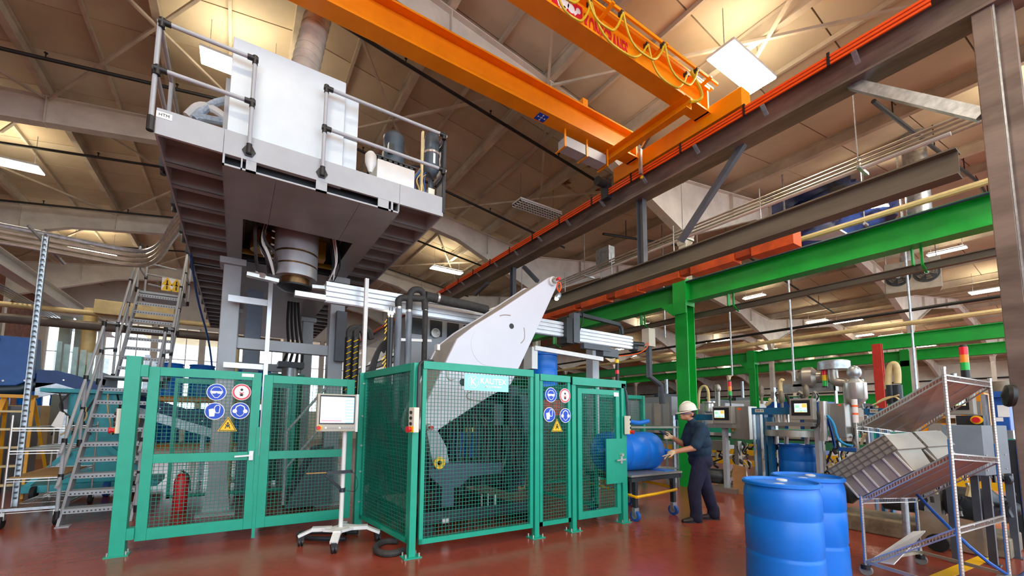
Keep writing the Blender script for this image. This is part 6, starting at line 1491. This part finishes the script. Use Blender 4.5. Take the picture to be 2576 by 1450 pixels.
# totes on the middle shelf
ux = (S2[1]-S2[0]).normalized(); vx = (S2[3]-S2[0]); vx = (vx-ux*vx.dot(ux)).normalized(); nz_ = ux.cross(vx); nz_ = nz_ if nz_.z > 0 else -nz_
def tote(o, L, W, Hh, label):
    t = thing('plastic_tote', label, 'tote', o, 'totes on the wire rack')
    def q(a, b, c): return o+ux*a+vx*b+nz_*c
    def frus(z0, z1, i0, i1, m, name):
        vs = [q(i0, i0, z0), q(L-i0, i0, z0), q(L-i0, W-i0, z0), q(i0, W-i0, z0), q(i1, i1, z1), q(L-i1, i1, z1), q(L-i1, W-i1, z1), q(i1, W-i1, z1)]
        return MB().add(vs, [(3, 2, 1, 0), (4, 5, 6, 7), (0, 1, 5, 4), (1, 2, 6, 5), (2, 3, 7, 6), (3, 0, 4, 7)]).build(name, m, t, smooth=False)
    frus(.0, Hh*.62, .05, .025, TOTE, 'body')
    band_ = frus(Hh*.55, Hh, .0, .0, TOTE, 'rim_band')
    rb = MB()
    for k in range(9): a = L*(k+.5)/9; rb.bar(q(a, -.004, Hh*.55), q(a, -.004, Hh), .008, .006, vx)
    for k in range(4): z = Hh*(.55+.45*k/3.2); rb.bar(q(0, -.004, z), q(L, -.004, z), .006, .008, nz_)
    for k in range(6): a = W*(k+.5)/6; rb.bar(q(-.004, a, Hh*.55), q(-.004, a, Hh), .008, .006, ux)
    for k in range(4): z = Hh*(.55+.45*k/3.2); rb.bar(q(-.004, 0, z), q(-.004, W, z), .006, .008, nz_)
    rb.build('grid_ribs', mat('tote_rib_grey', '#6f675c', .5, var=0), t, smooth=False)
    vb = MB()
    for k in range(6): a = .06+(L-.12)*k/5; vb.bar(q(a, .045, 0), q(a, .022, Hh*.55), .012, .02, vx)
    vb.build('body_ribs', TOTEL, t, smooth=False)
    for k in range(2):
        MB().prism([q(.02+k*L*.5, .02, Hh), q(L*.48+k*L*.5, .02, Hh), q(L*.48+k*L*.5, W-.02, Hh), q(.02+k*L*.5, W-.02, Hh)], nz_*.012).build('lid', TOTEL, t, smooth=False)
    MB().prism([q(L*.45, .05, Hh+.012), q(L*.55, .05, Hh+.012), q(L*.55, W-.1, Hh+.012), q(L*.45, W-.1, Hh+.012)], nz_*.01).build('lid_hinge', CHAR, t, smooth=False)
    return t
o0 = S2[0]+ux*-.06+vx*.02+nz_*.012
tote(o0+vx*-.08, .68, .36, .35, 'grey ribbed tote at the front of the tilted middle rack shelf')
tote(o0+vx*.32, .68, .36, .36, 'grey ribbed tote behind the front one on the middle rack shelf')

# ================================================================ low clutter behind the rack and far hall
fm = thing('pump_skid', 'pump skid with motors and hoses on a concrete plinth behind the rack', 'pump', (8.0, 1.8, 0))
MB().bx(7.5, 8.2, 1.0, 2.6, 0, .22).build('plinth', mat('oily_concrete', '#8b7d66', .6, var=.3), fm, smooth=False, bevel=.02)
for x, y in ((7.8, 2.6), (7.8, 1.9), (7.85, 1.3)): MB().lathe((x, y, .52), [(.1, -.25), (.2, -.2), (.2, .15), (.14, .2), (.06, .35)], 18, (.1, -1, 0)).build('motor', CHAR, fm)
MB().bx(7.7, 7.85, 1.55, 1.7, .28, 1.3).build('stand', GREYP, fm, smooth=False)
clutter(fm, (2250, 1190), (2420, 1270), 7.7, 14, 21)
for x, y in ((7.3, 2.9), (7.2, 1.5)): MB().cyl((x-.03, y, .1), (x+.03, y, .1), .1, 16).build('wheel', RUBBER, fm)
MB().lathe((7.05, 1.72, 0), [(.12, 0), (.12, .02), (.035, .03), (.035, .95)], 16).build('jack_post', GALV, label='round galvanised jack post standing behind the rack', cat='post')
MB().prism([(7.35, 1.15, .02), (7.4, 1.7, .02), (7.42, 1.7, .42), (7.37, 1.15, .38)], (.02, 0, 0)).build('clear_sheet', POLYC, label='clear plastic sheet leaning behind the rack', cat='sheet', smooth=False)
fr_ = thing('guard_rail', 'yellow floor guard rail running behind the filling stations', 'guard rail', (11.5, 6, 0))
for y in (2, 4.5, 7, 9.5): MB().bx(11.45, 11.55, y-.05, y+.05, 0, .75).build('post', YEL, fr_, smooth=False)
for z in (.35, .62): MB().bx(11.42, 11.46, 1.5, 10, z, z+.14).build('rail', YEL, fr_, smooth=False)
cvf = thing('green_conveyor', 'long dark green conveyor frame behind the filling stations', 'conveyor', (13, 6, 0))
MB().bx(12.6, 13.2, 1.5, 14, .8, 1.0).build('frame', mat('conveyor_green', '#2e7a55', .5, var=.15), cvf, smooth=False); MB().bx(12.7, 13.1, 1.5, 14, 1.0, 1.04).build('belt', RUBBER, cvf, smooth=False); MB().bx(12.6, 13.2, 1.5, 14, 1.15, 1.3).build('upper_guard', TEAL, cvf, smooth=False)
for y in (2.5, 6, 9.5, 13): MB().bx(12.65, 13.15, y-.05, y+.05, 0, .8).build('leg', GREYP, cvf, smooth=False)
MB().prism([(9.0, 4.78, 0), (9.05, 4.55, 0), (9.1, 4.55, .55), (9.05, 4.78, .6)], (.02, 0, 0)).build('plywood_offcut', CARD, label='plywood offcut leaning on the first filling station', cat='board', smooth=False)
rnd = random.Random(3)
k = 0
for x, y, w_, h_, m_ in ((17, 9.5, 1.4, 2.2, GREYP), (19, 5.5, 1.6, 2.0, WHITE), (18, 12.5, 1.6, 2.6, GREYP), (22, 8.5, 2.0, 2.4, BLUEM), (24, 12.0, 1.8, 2.6, WHITE), (16, 16, 1.8, 2.4, TEAL), (20, 17, 2.2, 2.6, GREYP), (12.5, 19, 2.0, 2.4, STAIN), (9.5, 15, 1.6, 2.2, TEAL), (23, 4.0, 1.6, 2.6, ORANGE)):
    lab = ['grey machine cabinet block in the far hall left of the red column', 'white machine cabinet in the far hall right of the red column', 'tall grey machine cabinet deep in the far hall', 'blue machine cabinet in the far hall', 'white tall machine cabinet near the far end wall', 'teal guarded machine deep behind the fence', 'broad grey machine block near the back wall', 'stainless machine block deep behind the lever', 'teal machine enclosure behind the moulded drum', 'orange machine block near the far end wall'][k]
    t = thing('far_machine', lab, 'machine', (x, y, 0)); k += 1
    MB().bx(x-w_/2, x+w_/2, y-w_/2, y+w_/2, .1, h_).build('cabinet', m_, t, smooth=False, bevel=.02)
    for j in range(3): MB().bx(x-w_/2-.02, x-w_/2, y-w_/2+.1+w_*.3*j, y-w_/2+.1+w_*.3*j+w_*.22, .5, h_-.3).build('door', CREAM if j % 2 else STAIN, t, smooth=False)
    MB().cyl((x, y, h_), (x, y, h_+rnd.uniform(.6, 1.4)), .08, 10).build('pipe', GALV, t); MB().bx(x-w_/2, x+w_/2, y-.1, y+.1, h_, h_+.18).build('cable_tray', CHAR, t, smooth=False)
    MB().bx(x-w_/2+.05, x+w_/2-.05, y-w_/2+.05, y+w_/2-.05, 0, .1).build('plinth', CHAR, t, smooth=False)
# conduits clipped along the far wall
fw = thing('wall_conduits', 'run of dark conduits and drops along the white end wall', 'conduit', (64.1, 9, 3))
for z in (3.7, 4.1, 4.6, 5.2, 6.1): MB().tube([(64.15, -4, z), (64.15, 50, z)], .09, 6).build('pipe', CHAR if z != 4.6 else PIPEY, fw)
for k in range(18): MB().cyl((64.1, 1.5+2.4*k, 0), (64.1, 1.5+2.4*k, 3.7+.5*(k % 4)), .1, 6).build('drop', CHAR if k % 3 else GALV, fw)
# far storage rack with cartons
sr = thing('storage_rack', 'long storage rack with cartons at the far end of the hall', 'rack', (48.5, 9, 0))
for y in range(3, 30, 3): MB().bx(48, 48.1, y-.05, y+.05, 0, 3.4).build('upright', GREEN, sr, smooth=False)
for z in (1.1, 2.2, 3.2): MB().bx(48, 48.9, 3, 28, z, z+.12).build('beam', DUCTOR, sr, smooth=False)
for k in range(34):
    z = (1.22, 2.32, 3.32)[k % 3]; y = 3.3+(k//3)*2.1+rnd.uniform(0, .3)
    MB().bx(48.1, 48.8, y, y+rnd.uniform(.6, 1.1), z, z+rnd.uniform(.4, .75)).build('storage_carton', [CARD, PAPER, WHITE, BLUEM][k % 4], label='carton on the long storage rack at the far end of the hall', cat='carton', group='cartons at the far wall', smooth=False)
# ================================================================ worker
def capsule(mb, a, b, ra, rb, n=14):
    a, b = V(a), V(b); d = (b-a); L = d.length; dn = d/L
    prof = [(ra*math.cos(t), -ra*math.sin(t)) for t in (1.5, 1.1, .7, .35)]+[(ra, 0), ((ra+rb)/2, L/2), (rb, L)]+[(rb*math.cos(t), L+rb*math.sin(t)) for t in (.35, .7, 1.1, 1.5)]
    mb.lathe(a, prof, n, dn)
PO = V((6.10, 3.72, 0)); FW = V((-.857, .514, 0)); LF = V((-.514, -.857, 0))
def J(f, l, z): return PO+FW*f+LF*l+V((0, 0, z))
pe_ = thing('person', 'worker in white hard hat, navy shirt and dark trousers reaching to the lying drum', 'person', PO)
bones = []   # (a, b, ra, rb, material index)
def bone(a, b, ra, rb, m): bones.append((V(a), V(b), ra, rb, m))
SK, SH, TR, GV = 0, 1, 2, 3
# legs
for s, hip, knee, ank, toe in ((1, (.02, .09, .88), (.14, .10, .48), (.12, .10, .10), (.28, .11, .05)), (-1, (-.04, -.09, .88), (-.14, -.10, .49), (-.25, -.10, .11), (-.11, -.12, .05))):
    bone(J(*hip), J(*knee), .118, .092, TR); bone(J(*knee), J(*ank), .094, .078, TR)
    bone(J(ank[0], ank[1], ank[2]+.05), J(ank[0]+.005, ank[1], ank[2]-.03), .082, .088, TR)
# torso
bone(J(-.02, .07, .9), J(-.02, -.07, .9), .14, .14, TR)
bone(J(-.01, .05, 1.0), J(-.01, -.05, 1.0), .14, .14, TR)
bone(J(0, .06, 1.05), J(0, -.06, 1.05), .15, .15, SH)
bone(J(.01, .08, 1.18), J(.01, -.08, 1.18), .152, .152, SH)
bone(J(.02, .1, 1.31), J(.02, -.1, 1.31), .135, .135, SH)
bone(J(.04, .14, 1.40), J(.04, -.14, 1.40), .085, .085, SH)
bone(J(.05, .04, 1.42), J(.08, .0, 1.47), .085, .062, SH)
# neck and head
bone(J(.07, 0, 1.44), J(.13, 0, 1.55), .056, .054, SK)
bone(J(.14, 0, 1.60), J(.155, 0, 1.64), .078, .088, SK)
bone(J(.175, .012, 1.555), J(.205, -.0, 1.545), .055, .045, SK)       # jaw
bone(J(.19, 0, 1.61), J(.19, 0, 1.575), .06, .055, SK)
bone(J(.238, 0, 1.60), J(.262, 0, 1.575), .012, .016, SK)              # nose
bone(J(.235, .0, 1.545), J(.235, .0, 1.54), .03, .03, SK)
bone(J(.12, .082, 1.60), J(.125, .085, 1.58), .022, .018, SK); bone(J(.12, -.082, 1.60), J(.125, -.085, 1.58), .022, .018, SK)
# left arm (near): sleeve, forearm, gloved hand pointing at the drum
bone(J(.03, .19, 1.37), J(.17, .25, 1.14), .085, .078, SH)
eL = J(.20, .255, 1.10); wL = J(.44, .20, 1.04)
bone(J(.17, .25, 1.14), eL, .05, .048, SK); bone(eL, wL, .048, .034, SK)
bone(wL, J(.50, .19, 1.02), .036, .042, GV); bone(J(.50, .205, 1.02), J(.53, .17, 1.01), .032, .032, GV)
for k, (l0, f1, z1, f2, z2) in enumerate(((.215, .60, .985, .655, .965), (.195, .59, .96, .615, .925), (.178, .585, .955, .605, .92), (.162, .575, .955, .59, .925))):
    bone(J(.53, l0, 1.005), J(f1, l0, z1), .0125, .011, GV); bone(J(f1, l0, z1), J(f2, l0, z2), .011, .009, GV)
bone(J(.49, .225, 1.01), J(.535, .245, .975), .014, .012, GV); bone(J(.535, .245, .975), J(.57, .24, .955), .012, .010, GV)
# right arm (far): raised forearm holding a tool
bone(J(.04, -.19, 1.37), J(.10, -.25, 1.15), .073, .064, SH)
eR = J(.12, -.25, 1.12); wR = J(.33, -.15, 1.23)
bone(J(.10, -.25, 1.15), eR, .05, .047, SK); bone(eR, wR, .047, .034, SK)
bone(wR, J(.39, -.13, 1.245), .036, .040, GV)
for k in range(4):
    z = 1.275-.022*k
    bone(J(.40, -.12, z), J(.455, -.115, z+.005), .012, .011, GV); bone(J(.455, -.115, z+.005), J(.46, -.15, z), .011, .010, GV)
bone(J(.38, -.10, 1.27), J(.42, -.09, 1.305), .014, .012, GV); bone(J(.42, -.09, 1.305), J(.45, -.1, 1.32), .012, .010, GV)
mb = MB()
for a, b, ra, rb, m in bones: capsule(mb, a, b, ra, rb)
me = bpy.data.meshes.new('body'); me.from_pydata([tuple(v) for v in mb.v], [], mb.f)
tmp = bpy.data.objects.new('tmp', me); COL.objects.link(tmp)
bmx = bmesh.new(); bmx.from_mesh(me); bmesh.ops.recalc_face_normals(bmx, faces=bmx.faces); bmx.to_mesh(me); bmx.free()
rm = tmp.modifiers.new('r', 'REMESH'); rm.mode = 'VOXEL'; rm.voxel_size = .009; rm.use_smooth_shade = True
sm_ = tmp.modifiers.new('s', 'SMOOTH'); sm_.factor = .5; sm_.iterations = 5
dg = bpy.context.evaluated_depsgraph_get(); bmesh_me = bpy.data.meshes.new_from_object(tmp.evaluated_get(dg)); bpy.data.objects.remove(tmp)
bmesh_me.name = 'body'; bmesh_me.materials.clear()
for m in (SKIN, NAVYC, TROUS, GLOVE): bmesh_me.materials.append(m)
def segd(p, a, b):
    d = b-a; t = max(0, min(1, (p-a).dot(d)/max(1e-9, d.length_squared))); return (p-a-d*t).length
for pl in bmesh_me.polygons:
    c = pl.center; best = min(bones, key=lambda q: segd(c, q[0], q[1])-max(q[2], q[3])); pl.material_index = best[4]; pl.use_smooth = True
body = bpy.data.objects.new('body', bmesh_me); COL.objects.link(body); body.parent = pe_; body.location = -WL[pe_]; WL[body] = V((0, 0, 0))
# folds of the clothes
# boots
for (ax_, al, tx, tl) in ((.12, .10, .31, .12), (-.25, -.10, -.08, -.13)):
    d_ = (J(tx, tl, 0)-J(ax_, al, 0)).normalized(); sd = V((-d_.y, d_.x, 0)); h0 = J(ax_, al, 0)-d_*.07
    L = .29; vs = []; prof = [(0, .034, .10), (.06, .04, .115), (.12, .042, .10), (.18, .047, .075), (.25, .045, .06), (.29, .025, .045)]
    m = MB(); n_ = 10
    for t_, w_, h_ in prof:
        for k in range(n_):
            an = 2*math.pi*k/n_; vs.append(h0+d_*t_+sd*(w_*math.cos(an))+V((0, 0, max(.012, h_*.5+h_*.5*math.sin(an)))))
    fs = [(i*n_+k, i*n_+(k+1) % n_, (i+1)*n_+(k+1) % n_, (i+1)*n_+k) for i in range(len(prof)-1) for k in range(n_)]+[tuple(range(n_))[::-1], tuple(range((len(prof)-1)*n_, len(prof)*n_))]
    m.add(vs, fs); bo = m.build('boot', SHOE, pe_)
    MB().prism([h0+sd*.042, h0-sd*.042, h0+d_*.2-sd*.052, h0+d_*.29-sd*.03, h0+d_*.29+sd*.03, h0+d_*.2+sd*.052], (0, 0, .02)).build('sole', BLACK, bo, smooth=False)
# hair, hard hat, glasses
R_ = Matrix((FW, LF, V((0, 0, 1)))).transposed()
MB().ell(J(.115, 0, 1.615), (.088, .088, .085), 18, 12, R_).build('hair', HAIR, pe_)
tilt = Matrix.Rotation(math.radians(9), 3, LF)
R2 = tilt @ R_
hc0 = J(.145, 0, 1.66)
vs = []; n_ = 26; prof = [(1.0, 0), (.99, .25), (.93, .5), (.78, .75), (.52, .92), (.2, .995), (.01, 1.0)]
for r_, z_ in prof: vs += [hc0+R2 @ V((.128*r_*math.cos(2*math.pi*k/n_), .108*r_*math.sin(2*math.pi*k/n_), .125*z_)) for k in range(n_)]
fs = [(i*n_+k, i*n_+(k+1) % n_, (i+1)*n_+(k+1) % n_, (i+1)*n_+k) for i in range(len(prof)-1) for k in range(n_)]+[tuple(range(n_))[::-1]]
hat = obj('hard_hat', vs, fs, HAT, pe_)
vs = []
for z_ in (-.012, 0):
    vs += [hc0+R2 @ V(((.138+.055*max(0, math.cos(2*math.pi*k/n_))**2)*math.cos(2*math.pi*k/n_), .116*math.sin(2*math.pi*k/n_), z_-.02*max(0, math.cos(2*math.pi*k/n_)))) for k in range(n_)]
obj('brim', vs, [tuple(range(n_))[::-1], tuple(range(n_, 2*n_))]+[(k, (k+1) % n_, n_+(k+1) % n_, n_+k) for k in range(n_)], HAT, hat)
MB().tube([hc0+R2 @ V((.12*math.cos(t), .0, .135*math.sin(t))) for t in [math.pi*i/12 for i in range(1, 12)]], .008, 6).build('ridge', HAT, hat)
gl_ = MB().tube([J(.10, .09, 1.61), J(.2, .085, 1.605), J(.235, .055, 1.60), J(.25, .0, 1.60), J(.235, -.055, 1.60), J(.2, -.085, 1.605)], .006, 6, 1); gl_.build('safety_glasses', mat('clear_glasses', '#6a7fb0', .1, var=0), pe_)
MB().ell(J(.226, .035, 1.605), (.006, .016, .008), 8, 6, R_).build('eye', BLACK, pe_); MB().ell(J(.226, -.035, 1.605), (.006, .016, .008), 8, 6, R_).build('eye', BLACK, pe_)
MB().ell(J(.243, 0, 1.535), (.008, .022, .006), 8, 6, R_).build('mouth', mat('lips', '#9a5b4b', .5, var=0), pe_)
MB().lathe(J(-.01, 0, 1.03), [(.001, 0), (.148, 0), (.148, .03), (.001, .03)], 20).build('belt', BLACK, pe_)
MB().bar(J(.40, -.13, 1.245), J(.54, -.10, 1.33), .05, .015, (0, 0, 1)).build('hand_tool', CHAR, label='dark flat trimming tool held up in the worker\'s far hand', cat='tool', smooth=False)
